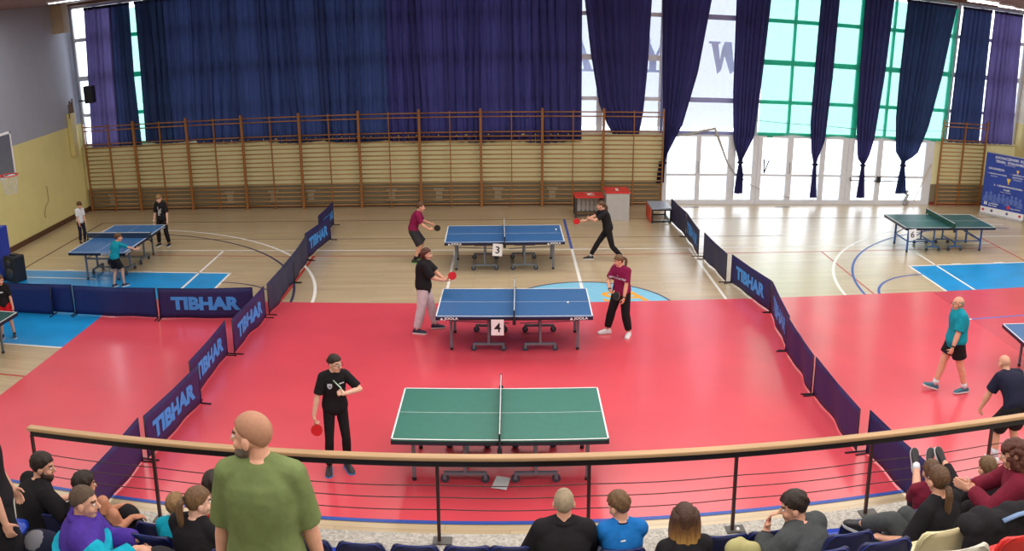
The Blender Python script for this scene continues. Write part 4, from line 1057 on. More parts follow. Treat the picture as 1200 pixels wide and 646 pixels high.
    for k, sg in (('r', 1), ('l', -1)):
        mb.cap(N+u43*0.0, sh[k]+u43*0.0, 0.048*B, 0.050*B); mb.cap(sh[k], el[k], 0.050*B, 0.039*B)
        mid = el[k].lerp(wr[k], 0.3); mb.cap(el[k], mid, 0.040*B, 0.042*B); mb.cap(mid, wr[k], 0.042*B, 0.027)
        # hand
        fd = wr[k]-el[k]; d = V(P.get(k+'hd', fd)).normalized()
        n = V(P.get(k+'hn', -r43*sg)); n = (n-d*n.dot(d)).normalized(); sd = d.cross(n)*sg; curl = P.get(k+'c', 0.5)
        W = wr[k]; HMt = Matrix((sd, n, d)).transposed()
        mb.cap(W-d*0.01, W+d*0.03, 0.026, 0.026)
        mb.ell(W+d*0.05*hs, (0.040*hs, 0.017*hs, 0.050*hs), HMt, 14, 10)
        for i, (off, ln) in enumerate(((0.029, 0.070), (0.010, 0.078), (-0.010, 0.072), (-0.028, 0.056))):
            p = W+d*0.088*hs+sd*off*hs; a = 0.10; rr = 0.0098*hs
            for j, fr in enumerate((0.45, 0.32, 0.23)):
                a += curl*(0.75, 1.0, 0.7)[j]
                q = p+(d*math.cos(a)+n*math.sin(a)+sd*off*1.5*(1-curl*0.7))*ln*fr*hs
                mb.cap(p, q, rr, rr*0.92, 8); p = q; rr *= 0.92
        p = W+d*0.028*hs+sd*0.030*hs; q = p+(d*0.55+sd*0.75+n*0.35).normalized()*0.040*hs; mb.cap(p, q, 0.0125*hs, 0.0105*hs, 8)
        mb.cap(q, q+(d*(0.9-0.4*curl)+sd*0.30+n*(0.3+0.6*curl)).normalized()*0.032*hs, 0.0105*hs, 0.0085*hs, 8)
        # leg
        mb.cap(hip[k], kn[k], 0.084*B, 0.056*B); cf = kn[k].lerp(an[k], 0.28); bk = (kn[k]-hip[k]).normalized()+(kn[k]-an[k]).normalized()
        bkd = -V(P.get(k+'k', (0, 1, 0))).normalized()*0.012
        mb.cap(kn[k], cf+bkd, 0.054*B, 0.056*B); mb.cap(cf+bkd, an[k], 0.056*B, 0.036*B)
        fy = R(P.get(k+'f', -8*sg)); ft = V((-math.sin(fy)*1.0, math.cos(fy), P.get(k+'fp', 0))).normalized()
        fu = ft.cross(V((0, 0, 1))).normalized().cross(ft)*1.0
        mb.cap(an[k]-fu*0.030, an[k]+ft*0.11-fu*0.052, 0.034, 0.024)
    S = Matrix.Diagonal((s, s, s)).to_4x4()
    mb.v = [tuple(V(v)*s) for v in mb.v]
    me = bake(mb, voxel, 4, 'person')
    root = bpy.data.objects.new('person', me); COL.objects.link(root)
    root.location = loc; root.rotation_euler = (0, 0, R(yaw)); tag(root, label, 'person', group)
    for mm in (skin, M_lip, M_brow, M_stub): me.materials.append(mm)
    # lips, brows, cropped scalp by position on the head
    nP = len(me.polygons); cen = np.empty(nP*3, np.float32); me.polygons.foreach_get('center', cen); cen = cen.reshape(-1, 3)/s
    q = (cen-np.array(Hc)) @ np.array(HM) / HK
    idx = np.zeros(nP, np.int32)
    lip = ((q[:, 0]/0.023)**2+((q[:, 2]+0.062)/0.009)**2 < 1) & (q[:, 1] > 0.06); idx[lip] = 1
    br = (np.abs(np.abs(q[:, 0])-0.031) < 0.018) & (np.abs(q[:, 2]-0.029) < 0.0055) & (q[:, 1] > 0.05); idx[br] = 2
    me.polygons.foreach_set('material_index', idx)
    def child(name, mesh_or_mb, mats, vox=None, sm=3, smooth=True):
        if isinstance(mesh_or_mb, MB):
            m_ = mesh_or_mb; m_.v = [tuple(V(v)*s) for v in m_.v]
            m2 = bake(m_, vox, sm, name) if vox else m_.mesh(name, smooth)
        else: m2 = mesh_or_mb
        return link(name, m2, mats, root)
    for sx in (-1, 1):
        e = MB().ell(hd(sx*0.031, 0.076, 0.004), (0.013*HK, 0.010*HK, 0.0085*HK), HM, 12, 8).ell(hd(sx*0.031, 0.0835, 0.004), (0.0055*HK, 0.004*HK, 0.0055*HK), HM, 10, 6, mi=1)
        child('eye', e, [M_eye, M_iris])
    # ---- clothes
    cv = max(0.010, voxel*1.3)
    SH = None
    if shirt:
        m_, sl, lo, hem = (tuple(shirt)+(0.02, -0.03))[:4] if len(shirt) < 4 else shirt
        g = MB(); trunk(g, hem, 0.522, 0.010+lo*0.8, 0.02)
        for k, sg in (('r', 1), ('l', -1)):
            rr = 0.010+lo*0.6
            g.cap(N-nu*0.012+(sh[k]-N)*0.22, sh[k], 0.053*B+0.004+lo*0.3, 0.052*B+rr)
            g.cap(c43+r43*sg*0.06+u43*0.025, sh[k], 0.058*B+lo*0.5, 0.052*B+rr)
            if sl <= 1:
                e = sh[k].lerp(el[k], sl); g.cap(sh[k], sh[k].lerp(el[k], 0.25), 0.053*B+rr, 0.052*B+rr)
                g.tube([sh[k], sh[k].lerp(el[k], sl*0.5), e], [0.052*B+rr, 0.050*B+rr*1.15, 0.047*B+rr*1.25], 16)
            else:
                g.cap(sh[k], el[k], 0.058*B+rr, 0.046*B+rr); e = el[k].lerp(wr[k], sl-1)
                g.cap(el[k], el[k].lerp(e, 0.6), 0.046*B+rr, 0.044*B+rr); g.tube([el[k], el[k].lerp(e, 0.8), e], [0.046*B+rr, 0.040*B+rr, 0.036*B+rr*0.6], 14)
        SH = child('shirt' if sl <= 1.2 else 'jacket', g, m_, cv, 5)
        if collar:
            cp = N-nd*0.012
            r_, f_, u_ = frame(nd, chf)
            c_ = MB().tube([cp+r_*0.068*B*math.cos(2*PI*i/18)+f_*(0.066*B*math.sin(2*PI*i/18))+u_*(0.012-0.018*max(0, math.sin(2*PI*i/18))) for i in range(18)], collar[1] if len(collar) > 1 else 0.012, 8, closed=True)
            child('collar', c_, collar[0])
    if pants:
        m_, ln, lo = pants
        g = MB(); trunk(g, -0.10, 0.115, 0.010+lo*0.4)
        for k, sg in (('r', 1), ('l', -1)):
            rt, rk, ra = 0.086*B+0.006+lo, 0.058*B+0.006+lo, 0.040*B+0.006+lo*0.9
            if ln <= 1:
                e = hip[k].lerp(kn[k], ln); g.cap(hip[k], hip[k].lerp(kn[k], 0.2), rt, rt); g.tube([hip[k], hip[k].lerp(kn[k], ln*0.6), e], [rt, rt*0.97, rt*0.95+lo*0.3], 18)
            else:
                g.cap(hip[k], kn[k], rt, rk); e = kn[k].lerp(an[k], ln-1); cf = kn[k].lerp(an[k], 0.28)
                g.cap(kn[k], cf, rk, rk+0.002); g.tube([kn[k], cf, kn[k].lerp(e, 0.75), e], [rk, rk+0.002, ra+0.010+lo*0.1, ra+0.004], 16)
        child('shorts' if ln <= 1.1 else 'trousers', g, m_, cv, 4)
    for k, sg in (('r', 1), ('l', -1)):
        fy = R(P.get(k+'f', -8*sg)); ft = V((-math.sin(fy), math.cos(fy), P.get(k+'fp', 0))).normalized(); rt = ft.cross(V((0, 0, 1))).normalized(); up = rt.cross(ft)
        A = an[k]
        if socks:
            g = MB().tube([A.lerp(kn[k], 0.0), A.lerp(kn[k], socks[1])], [0.043*B, 0.047*B], 14); child('sock', g, socks[0])
        if shoes:
            rings = []; rs = []
            for y, w, hb, ht in ((-0.085, 0.022, 0.012, 0.060), (-0.07, 0.034, 0.004, 0.085), (-0.03, 0.038, 0.0, 0.10), (0.02, 0.038, 0.0, 0.10), (0.07, 0.043, 0.0, 0.078), (0.12, 0.048, 0.0, 0.060), (0.16, 0.044, 0.002, 0.048), (0.185, 0.028, 0.008, 0.034), (0.195, 0.010, 0.014, 0.024)):
                c = A+ft*y-up*0.085
                rings.append([c+rt*(w*math.copysign(abs(math.cos(t))**0.8, math.cos(t)))+up*(hb+(ht-hb)*(0.5+0.5*math.copysign(abs(math.sin(t))**0.7, math.sin(t)))) for t in [2*PI*i/16 for i in range(16)]])
                rs.append([c+rt*(w+0.004)*a+up*b for a, b in ((-1, 0.0), (1, 0.0), (1, 0.022), (-1, 0.022))])
            so = child('shoe', MB().loft(rings), shoes[0])
            g = MB().loft(rs); g.v = [tuple(V(v)*s) for v in g.v]; obj('sole', g, shoes[1] if len(shoes) > 1 else M_blk, so)
    # ---- hair
    kind, hm = hair[0], hair[1]
    def cap_hair(mul=1.07, back=-0.012, upz=0.010, line=0.045, side=-0.02, amp=0.004, nape=-0.075, low=1.0):
        g = MB(); nu_, nv_ = 36, 26; vs = []; fs = []
        rx, ry, rz = 0.074*mul, 0.094*mul, 0.090*mul
        for i in range(nv_+1):
            th = PI*i/nv_
            for j in range(nu_):
                ph = 2*PI*j/nu_
                x, y, zz = rx*math.sin(th)*math.cos(ph), ry*math.sin(th)*math.sin(ph)+back, rz*math.cos(th)*(1.0 if math.cos(th) > 0 else low)+0.022+upz
                fz = line if y > 0.035 else (side if y > -0.03 else nape)
                # smooth hairline between front, side and nape
                if y > -0.03: k = max(0, min(1, (y+0.03)/0.085)); fz = side+(line-side)*k
                else: k = max(0, min(1, (-y-0.03)/0.05)); fz = side+(nape-side)*k
                jit = amp*(math.sin(ph*7+zz*50)+0.7*math.sin(ph*13-zz*70)+0.5*math.sin(ph*23+zz*160))*0.45
                if zz < fz:
                    k = 0.82 if zz > fz-0.03 else 0.55
                    x *= k; y = (y-back)*k+back; zz = fz-0.004 if zz > fz-0.02 else fz-0.012
                else:
                    q_ = 1+jit/0.08; x *= q_; y = (y-back)*q_+back
                vs.append(hd(x, y, zz))
        for i in range(nv_):
            for j in range(nu_):
                a = i*nu_+j; b = i*nu_+(j+1) % nu_; fs.append((a, b, b+nu_, a+nu_))
        return g.add(vs, fs)
    if kind in ('short', 'pony', 'long', 'bob', 'bun', 'buzz', 'fringe'):
        if kind == 'short': g = cap_hair(1.11, -0.012, 0.010, 0.056, -0.012, 0.009, -0.088)
        elif kind == 'buzz': g = cap_hair(1.035, -0.012, 0.004, 0.060, 0.0, 0.001, -0.06)
        elif kind == 'fringe': g = cap_hair(1.14, -0.006, 0.012, 0.030, -0.01, 0.008)
        else: g = cap_hair(1.08, -0.012, 0.008, 0.056, -0.03, 0.003, -0.085)
        ho = child('hair', g, hm)
        if kind == 'pony':
            ln = hair[2] if len(hair) > 2 else 0.26; ht = hair[3] if len(hair) > 3 else 0.02
            b0 = hd(0, -0.105, ht); dn = V((0, 0, -1)); bk = -hf
            pts = [b0, b0+bk*0.035+dn*0.01, b0+bk*0.055+dn*0.06, b0+bk*0.050+dn*(ln*0.5), b0+bk*0.040+dn*(ln*0.8), b0+bk*0.03+dn*ln]
            g = MB().tube(pts, [0.016, 0.022, 0.030, 0.029, 0.022, 0.006], 14); 
            for q_ in (-1, 1): g.tube([p_+hr*0.012*q_ for p_ in pts], [0.012, 0.018, 0.022, 0.022, 0.014, 0.004], 10)
            g.v = [tuple(V(v)*s) for v in g.v]; obj('ponytail', g, hm, ho, smooth=True)
            g = MB().tube([b0+bk*0.012+hr*0.02*math.cos(2*PI*i/12)+hu*0.02*math.sin(2*PI*i/12) for i in range(12)], 0.007, 6, closed=True); g.v = [tuple(V(v)*s) for v in g.v]; obj('hair_tie', g, M_blk, ho, smooth=True)
        if kind in ('long', 'bob'):
            ln = hair[2] if len(hair) > 2 else 0.30
            g = MB(); rings = []
            dn = V((0, 0, -1))
            for i in range(12):
                t = i/11; w = (0.070+0.034*math.sin(PI*min(1, 0.12+t*1.2)**0.8)+0.012*t)*HK
                c = hd(0, -0.026, 0.075)+dn*(ln*t)-hf*(0.022*t+0.02*math.sin(PI*t))
                arcp = []
                for j in range(22):
                    a = -0.25*PI+1.5*PI*j/21+PI          # wraps the back and the sides, open at the face
                    wob = 1+0.05*math.sin(j*2.3+t*4)
                    arcp.append(c+hr*(w*math.cos(a)*wob)+hf*(0.085*math.sin(a)*wob*(1-0.25*t)))
                inner = []
                for j in range(21, -1, -1):
                    a = -0.25*PI+1.5*PI*j/21+PI
                    inner.append(c+hr*(w*0.72*math.cos(a))+hf*(0.060*math.sin(a)*(1-0.25*t)))
                rings.append(arcp+inner)
            g.loft(rings); child_ = g; g.v = [tuple(V(v)*s) for v in g.v]
            obj('hair_length', g, hair[3] if len(hair) > 3 else hm, ho, smooth=True)
        if kind == 'bun':
            g = MB().ell(hd(0, -0.105, 0.0), (0.040*HK, 0.034*HK, 0.040*HK), HM, 16, 10); g.v = [tuple(V(v)*s) for v in g.v]; obj('bun', g, hm, ho, smooth=True)
    if kind == 'curly':
        g = MB(); rnd = random.Random(5)
        for i in range(150):
            t, ph = rnd.uniform(0, 0.72)*PI, rnd.uniform(0, 2*PI)
            x, y, zz = 0.088*math.sin(t)*math.cos(ph), 0.105*math.sin(t)*math.sin(ph)-0.015, 0.10*math.cos(t)+0.025
            if y > 0.035 and zz < 0.05: continue
            if zz < -0.03: y -= 0.03
            g.ell(hd(x, y, zz), (0.022*HK,)*3, None, 8, 6)
        for i in range(110):
            ph = rnd.uniform(-0.15*PI, 1.15*PI)+PI; zz = rnd.uniform(-0.20, 0.0)
            g.ell(hd(0.098*math.cos(ph), 0.085*math.sin(ph)-0.03, zz), (0.024*HK, 0.024*HK, 0.03*HK), None, 8, 6)
        child('hair', g, hm, 0.008, 2)
    if kind == 'bald' and hm is not None:      # a fringe of hair round a bald crown
        g = MB(); rings = []
        for zz, rr in ((-0.055, 1.0), (-0.03, 1.055), (0.01, 1.07), (0.035, 1.05), (0.045, 1.0)):
            rings.append([hd(0.074*rr*math.cos(a), -0.012+0.094*rr*math.sin(a), zz*0.9) for a in [PI*(0.93+1.14*j/20) for j in range(21)]]+[hd(0.06*math.cos(a), -0.012+0.078*math.sin(a), zz*0.9) for a in [PI*(0.93+1.14*j/20) for j in range(20, -1, -1)]])
        child('hair', MB().loft(rings), hm)
    if beard:
        g = MB()
        for c, r in (((0, 0.062, -0.092), (0.042, 0.040, 0.036)), ((0.038, 0.036, -0.07), (0.028, 0.042, 0.034)), ((-0.038, 0.036, -0.07), (0.028, 0.042, 0.034)), ((0.06, 0.008, -0.045), (0.012, 0.018, 0.030)), ((-0.06, 0.008, -0.045), (0.012, 0.018, 0.030)), ((0, 0.060, -0.118), (0.034, 0.032, 0.024)), ((0, 0.084, -0.047), (0.026, 0.012, 0.006))):
            g.ell(hd(*c), tuple(x*HK for x in r), HM, 14, 10)
        child('beard', g, beard, 0.006, 3)
    if glasses:
        g = MB()
        for sx in (-1, 1):
            g.tube([hd(sx*0.032+0.021*math.cos(2*PI*i/16), 0.100, 0.002+0.016*math.sin(2*PI*i/16)) for i in range(16)], 0.0022, 6, closed=True)
            g.tube([hd(sx*0.053, 0.099, 0.006), hd(sx*0.078, 0.06, 0.008), hd(sx*0.084, -0.005, 0.004)], 0.0022, 6)
        g.tube([hd(-0.011, 0.102, 0.004), hd(0.011, 0.102, 0.004)], 0.0022, 6)
        child('glasses', g, M_bar)
    J = dict(sh=sh, el=el, wr=wr, hip=hip, kn=kn, an=an, N=N, Hc=Hc, hd=hd, spine=spine, s=s, HM=HM, root=root, shirt=SH, child=child, chf=chf, P=P, HK=HK)
    return J

def decal(J, kind, t, x, size, m, back=False, txt=None, name='shirt_print'):
    """flat print laid onto the shirt: t along the trunk, x to the person's right"""
    c, r, f, u = J['spine'](t); s = J['s']
    bvh = BVHTree.FromPolygons([v.co[:] for v in J['shirt'].data.vertices], [tuple(p.vertices) for p in J['shirt'].data.polygons])
    dirv = (f if not back else -f)
    rr = (-r if not back else r)             # reading direction seen by somebody facing the print
    if txt: vs, fs = text_geo(txt, size, 0.03)
    else:
        pts = kind; vs = [V((a*size, 0, b*size)) for a, b in pts]; fs = [tuple(range(len(pts)))]
    out = []
    for v in vs:
        o = (c+r*x+rr*v.x+u*v.z)*s+dirv*0.6
        hit = bvh.ray_cast(o, -dirv)
        p = hit[0] if hit[0] is not None else o-dirv*0.48
        out.append(p+dirv*0.005)
    ob = link(name, MB().add(out, fs).mesh(name, False), m, J['shirt'])
    return ob
def world(J, p): return J['root'].matrix_basis @ (V(p)*J['s'])
def bat(label, J, hand, colour, blade_dir=None, normal=None):
    """table tennis bat held in the given hand"""
    P = J['P']; W = J['wr'][hand]; fd = W-J['el'][hand]; d = V(P.get(hand+'hd', fd)).normalized()
    s = J['s']; M3 = J['root'].matrix_basis.to_3x3()
    g = V(blade_dir).normalized() if blade_dir is not None else d
    n = V(normal) if normal is not None else V((1, 0, 0)); n = (n-g*n.dot(g)).normalized(); sd = g.cross(n)
    grip = W+d*0.075
    base = world(J, grip)
    th = thing('table_tennis_bat', label, 'bat', base, 0, 'table tennis bats')
    Mx = Matrix((M3 @ sd, M3 @ n, M3 @ g)).transposed()
    def mk(name, fn, m_):
        b = MB(); fn(b); b.v = [tuple(Mx @ V(v)) for v in b.v]; return obj(name, b, m_, th, smooth=False)
    mk('handle', lambda b: b.tube([(0, 0, -0.05), (0, 0, 0.0), (0, 0, 0.05)], [0.016, 0.013, 0.013], 10, sx=0.8), M_rung)
    def disc(y0, y1, r):
        def f(b):
            n_ = 28; ring_ = [(r*math.cos(2*PI*i/n_), 0.125+r*1.04*math.sin(2*PI*i/n_)) for i in range(n_)]
            b.loft([[V((x, y0, zz)) for x, zz in ring_], [V((x, y1, zz)) for x, zz in ring_]])
        return f
    mk('blade', disc(-0.004, 0.004, 0.078), M_rung)
    mk('rubber', disc(0.004, 0.008, 0.076), colour); mk('rubber', disc(-0.008, -0.004, 0.076), colour)
    return th
M_brub = mat('rubber_red', (214, 26, 40), 0.5); M_krub = mat('rubber_black', (30, 30, 34), 0.5)

# ---- materials for clothes
K_blk = cloth('cloth_black', (32, 30, 34)); K_blk2 = cloth('cloth_charcoal', (52, 50, 54)); K_burg = cloth('cloth_burgundy', (132, 28, 74)); K_burg2 = cloth('cloth_wine', (116, 30, 52)); K_green = cloth('cloth_olive_green', (110, 124, 78), bump=0.5, bscale=9)
K_teal = cloth('cloth_teal', (20, 146, 168)); K_navy = cloth('cloth_navy', (34, 36, 58)); K_lav = cloth('cloth_pale_lavender', (206, 196, 206)); K_white = cloth('cloth_white', (214, 220, 228)); K_dgrey = cloth('cloth_dark_grey', (74, 78, 80)); K_red = cloth('cloth_red', (196, 30, 40)); K_shblue = cloth('cloth_azure', (28, 112, 190)); K_purp = cloth('cloth_purple', (80, 54, 156)); K_jean = cloth('denim_grey_blue', (86, 96, 116)); K_jean2 = cloth('denim_teal', (60, 92, 104)); K_gshort = cloth('cloth_grey', (96, 98, 104)); K_turq = cloth('cloth_turquoise', (20, 168, 196))
S_blk = mat('shoe_black', (36, 36, 40), 0.5); S_white = mat('shoe_white', (232, 232, 236), 0.5); S_sole = mat('sole_white', (220, 222, 224), 0.6); S_bsole = mat('sole_blue', (58, 150, 214), 0.5); S_teal = mat('shoe_teal', (54, 110, 130), 0.5); S_gsole = mat('sole_green', (70, 150, 70), 0.5); S_navy = mat('shoe_navy', (40, 48, 72), 0.5)

def G2(u, v): p = G(u, v); return (p.x, p.y, 0.0052 if (9.42 < p.y < 17.33 and -8.5 < p.x < 15.4) else 0.0025)
# ------------------------------------------------------------------ players and others on the court
J = person('boy in burgundy polo and black shorts crouching at the back blue table with black bat', G2(488, 306), -90, 1.56,
    P=dict(pel=(0, -0.06, 0.86), lean=(0, 0.34, 1), ra=(0.17, -0.02, 0.085), la=(-0.17, 0.04, 0.085), rk=(0.2, 1, 0), lk=(-0.2, 1, 0), rw=(0.10, 0.38, 0.88), lw=(-0.12, 0.40, 0.98), re=(0.7, -0.6, -0.5), rhd=(0, 0.9, 0.1), rc=1.1, rhn=(-1, 0, 0)),
    hair=('short', H_brown), shirt=(K_burg, 0.85, 0.012, -0.06), pants=(K_blk2, 0.95, 0.022), shoes=(S_blk, S_gsole), socks=(K_blk, 0.25), head=(0, -10), headk=1.06, collar=(K_burg, 0.012))
bat('black bat held by the boy in burgundy polo', J, 'r', M_krub, (0.1, 1, 0.25), (1, 0.1, 0))
J = person('girl in black with long ponytail lunging at the back blue table with red bat', G2(709, 304.5), 90, 1.60,
    P=dict(pel=(0, -0.06, 0.82), lean=(0, 0.30, 1), ra=(0.06, 0.38, 0.085), la=(-0.12, -0.44, 0.085), rk=(0.1, 1, 0), lk=(-0.2, 1, 0), rw=(0.12, 0.57, 0.98), lw=(0.02, 0.42, 1.08), re=(0.5, -0.2, -1), le=(-1, 0, -0.3), rhd=(0.05, 1, -0.05), rc=1.1, lf=25, rf=0),
    hair=('pony', H_brown, 0.34, 0.0), shirt=(K_blk, 0.75, 0.010, -0.06), pants=(K_blk, 1.88, 0.004), shoes=(S_blk, S_sole), socks=(K_white, 0.24), head=(-5, -8))
bat('red bat held out by the girl in black at the back table', J, 'r', M_brub, (0.0, 1, -0.05), (1, 0, 0.1))
decal(J, [(-0.5, -0.2), (0.5, -0.2), (0.5, 0.2), (-0.5, 0.2)], 0.36, -0.06, 0.05, K_white)
J = person('player with wavy brown hair in loose black T-shirt and pale trousers', G2(498, 388), -90, 1.66,
    P=dict(lean=(0, 0.08, 1), ra=(0.14, -0.14, 0.085), la=(-0.12, 0.20, 0.085), rw=(0.06, 0.38, 1.05), lw=(-0.02, 0.42, 1.02), re=(0.8, -0.5, -0.4), le=(-0.6, -0.5, -0.5), rhd=(-0.1, 1, 0.3), rc=0.9, lhd=(0.3, 1, -0.1), lc=0.4, lhn=(0, 0.2, 1)),
    hair=('bob', H_red, 0.21), shirt=(K_blk, 0.98, 0.040, -0.13), pants=(K_lav, 1.92, 0.026), shoes=(S_navy, S_sole), head=(-12, -6))
bat('red bat held up by the player in pale trousers', J, 'r', M_brub, (-0.15, 0.9, 0.5), (1, 0.1, 0.2))
J = person('girl in burgundy T-shirt, black trousers and white shoes beside the blue table', G2(727, 393), 138, 1.60,
    P=dict(lean=(0, 0.10, 1), bow=0.03, ra=(0.26, 0.10, 0.085), la=(-0.16, -0.06, 0.085), rf=-40, lf=20, rw=(0.09, 0.27, 0.99), lw=(-0.20, 0.22, 0.80), re=(1, -0.4, -0.2), le=(-1, -0.4, 0), rhd=(-0.9, 0.3, -0.35), rc=1.1, lhd=(0.1, 0.2, -1), lc=0.5),
    hair=('pony', H_lbrown, 0.24, 0.03), shirt=(K_burg, 0.80, 0.020, -0.06), pants=(K_blk, 1.86, 0.022), shoes=(S_white, S_sole), head=(-45, -18), collar=(K_white, 0.008))
decal(J, None, 0.30, 0.0, 0.052, K_white, txt='TENIS STOŁOWY'); decal(J, [(-0.4, 0), (0.4, 0), (0, 0.7)], 0.35, 0.0, 0.03, K_white)
bat('black bat held against the belly of the girl in burgundy T-shirt', J, 'r', M_krub, (-0.9, 0.2, -0.3), (0, 1, 0.3))
for f_ in (0.02,):
    W = J['wr']; J['child']('wristband', MB().tube([W['r'].lerp(J['el']['r'], 0.16), W['r'].lerp(J['el']['r'], 0.04)], 0.034, 12), M_krub); J['child']('wristband', MB().tube([W['l'].lerp(J['el']['l'], 0.10), W['l'].lerp(J['el']['l'], 0.02)], 0.032, 12), M_krub)
J = person('bespectacled woman in black polo and leggings holding a red bat beside the green table', G2(397, 550), -158, 1.70,
    P=dict(lean=(0, 0.07, 1), ra=(0.13, 0.02, 0.085), la=(-0.12, 0.03, 0.085), rw=(0.31, 0.10, 0.86), lw=(-0.10, 0.27, 1.21), re=(0.8, -0.8, 0), le=(-1, 0.1, -0.6), rhd=(-0.1, 0.15, -1), rc=1.0, lhd=(0.75, 0.3, 0.35), lc=1.2, rf=-14, lf=10),
    skin=M_sk2, hair=('bun', H_dark), shirt=(K_blk, 0.85, 0.010, -0.05), pants=(K_blk, 1.95, 0.0), build=0.94, shoes=(S_blk, S_bsole), head=(36, -8), glasses=True, collar=(K_blk, 0.013))
bat('red bat hanging from the hand of the woman in black polo', J, 'r', M_brub, (-0.12, 0.1, -1), (0.15, 1, 0))
decal(J, [(-0.5, 0.6), (0.5, 0.6), (0.5, -0.1), (0.3, -0.45), (0, -0.65), (-0.3, -0.45), (-0.5, -0.1)], 0.345, 0.075, 0.062, mat('crest_white', (206, 214, 226), 0.6)); decal(J, [(-0.5, 0.2), (0.5, 0.2), (0.3, -0.3), (-0.3, -0.3)], 0.345, 0.075, 0.036, mat('crest_blue', (80, 110, 160), 0.6))
decal(J, [(-0.5, -0.12), (0.5, -0.12), (0.5, 0.12), (-0.5, 0.12)], 0.37, -0.085, 0.07, K_white)
J['child']('whistle', MB().tube([J['wr']['l']+V((0.05, 0.04, 0.03)), J['wr']['l']+V((0.06, 0.03, 0.10)), J['N']+V((0.03, 0.07, -0.10))], 0.008, 8), mat('pale_green_plastic', (190, 220, 200), 0.4))
J = person('bald man in teal shirt and black shorts walking across the red mat', G2(1113, 459), 82, 1.73,
    P=dict(lean=(0, 0.02, 1), ra=(0.09, 0.25, 0.105), rfp=0.35, la=(-0.09, -0.22, 0.085), rk=(0.1, 1, 0), lk=(-0.1, 1, 0), lw=(-0.26, 0.16, 0.84), rw=(0.26, -0.02, 0.84), le=(-0.5, -1, 0), lhd=(0.05, 0.25, -1), lc=0.9),
    hair=('bald', H_grey), shirt=(K_teal, 0.85, 0.030, -0.12), pants=(K_blk, 0.62, 0.022), shoes=(S_teal, S_sole), socks=(K_white, 0.20), head=(2, -4), build=1.14, glasses=True, collar=(K_teal, 0.014))
W = J['wr']; J['child']('watch', MB().tube([W['l'].lerp(J['el']['l'], 0.18), W['l'].lerp(J['el']['l'], 0.08)], 0.037, 14), M_krub)
J = person('bald man in navy shirt bending forward with his back to the stand', G2(1177, 540), 6, 1.76,
    P=dict(pel=(0, -0.12, 0.86), lean=(0, 0.78, 0.9), bow=0.06, ra=(0.17, 0.0, 0.085), la=(-0.17, 0.02, 0.085), lw=(-0.36, 0.34, 0.58), rw=(0.33, 0.45, 0.62), le=(-1, 0, 0), re=(1, 0, 0), lhd=(0, 0.1, -1), lc=1.0),
    hair=('bald', None), shirt=(K_navy, 0.8, 0.03, -0.06), pants=(K_blk, 0.9, 0.035), shoes=(S_white, S_sole), socks=(K_white, 0.3), head=(0, -25), build=1.12)
J = person('boy in black T-shirt and red shorts at the left picture edge', G2(10, 396), -155, 1.40,
    P=dict(lean=(0, 0.10, 1), ra=(0.14, 0.04, 0.085), la=(-0.16, -0.04, 0.085), lw=(-0.24, 0.10, 0.84), rw=(0.16, 0.36, 0.98), rhd=(-0.1, 1, 0)),
    hair=('short', H_brown), shirt=(K_blk, 0.9, 0.014, -0.08), pants=(K_red, 0.85, 0.03), shoes=(S_navy, S_sole), socks=(K_blk, 0.1), head=(20, -10), headk=1.12, build=0.9)
decal(J, [(-0.5, -0.2), (0.5, -0.2), (0.5, 0.2), (-0.5, 0.2)], 0.33, 0.0, 0.10, K_white)
J = person('small boy in white T-shirt standing by the yellow wall', G2(97.5, 285), -128, 1.24,
    P=dict(lean=(0, 0.05, 1), rw=(0.16, 0.20, 0.82), lw=(-0.12, 0.22, 0.84)),
    hair=('fringe', H_brown), shirt=(K_white, 0.9, 0.016, -0.10), pants=(K_navy, 1.9, 0.012), shoes=(S_blk, S_sole), head=(10, -18), headk=1.16, build=0.86)
J = person('blond boy in black printed T-shirt and black trousers behind the lengthways table', G2(193, 288), 172, 1.46,
    P=dict(lean=(0, 0.03, 1), ra=(0.17, 0.03, 0.085), la=(-0.17, -0.02, 0.085), lw=(-0.24, 0.08, 0.86), rw=(0.24, 0.10, 0.84)),
    skin=M_sk2, hair=('fringe', H_blond), shirt=(K_blk, 0.95, 0.022, -0.08), pants=(K_blk, 1.92, 0.014), shoes=(S_blk, S_sole), head=(0, -12), headk=1.12, build=0.94)
prt = mat('grey_print', (176, 172, 174), 0.7)
for pts, t, x, z_ in (([(-0.5, -0.5), (0.4, -0.4), (0.5, 0.3), (-0.2, 0.6)], 0.22, 0.0, 0.13), ([(-0.2, -0.5), (0.2, -0.5), (0.1, 0.6), (-0.3, 0.5)], 0.34, 0.03, 0.09), ([(-0.5, 0), (0.3, -0.4), (0.5, 0.4)], 0.30, -0.05, 0.08), ([(-0.4, -0.3), (0.5, -0.2), (0, 0.4)], 0.13, 0.02, 0.11)):
    decal(J, pts, t, x, z_, prt)
J = person('small boy in teal T-shirt and black shorts leaning on the lengthways table', G2(140, 336), -22, 1.34,
    P=dict(lean=(0.08, 0.34, 1), pel=(0, -0.08, 0.91), ra=(0.12, 0.10, 0.085), la=(-0.12, -0.10, 0.085), rw=(0.44, 0.60, 1.02), lw=(-0.24, -0.02, 0.84), re=(1, 0, -0.4), rhd=(0.5, 1, 0.05), lhd=(-0.1, 0, -1)),
    hair=('short', H_brown), shirt=(K_teal, 0.8, 0.014, -0.05), pants=(K_blk, 0.7, 0.03), shoes=(S_navy, S_sole), head=(-35, -8), headk=1.14, build=0.88)

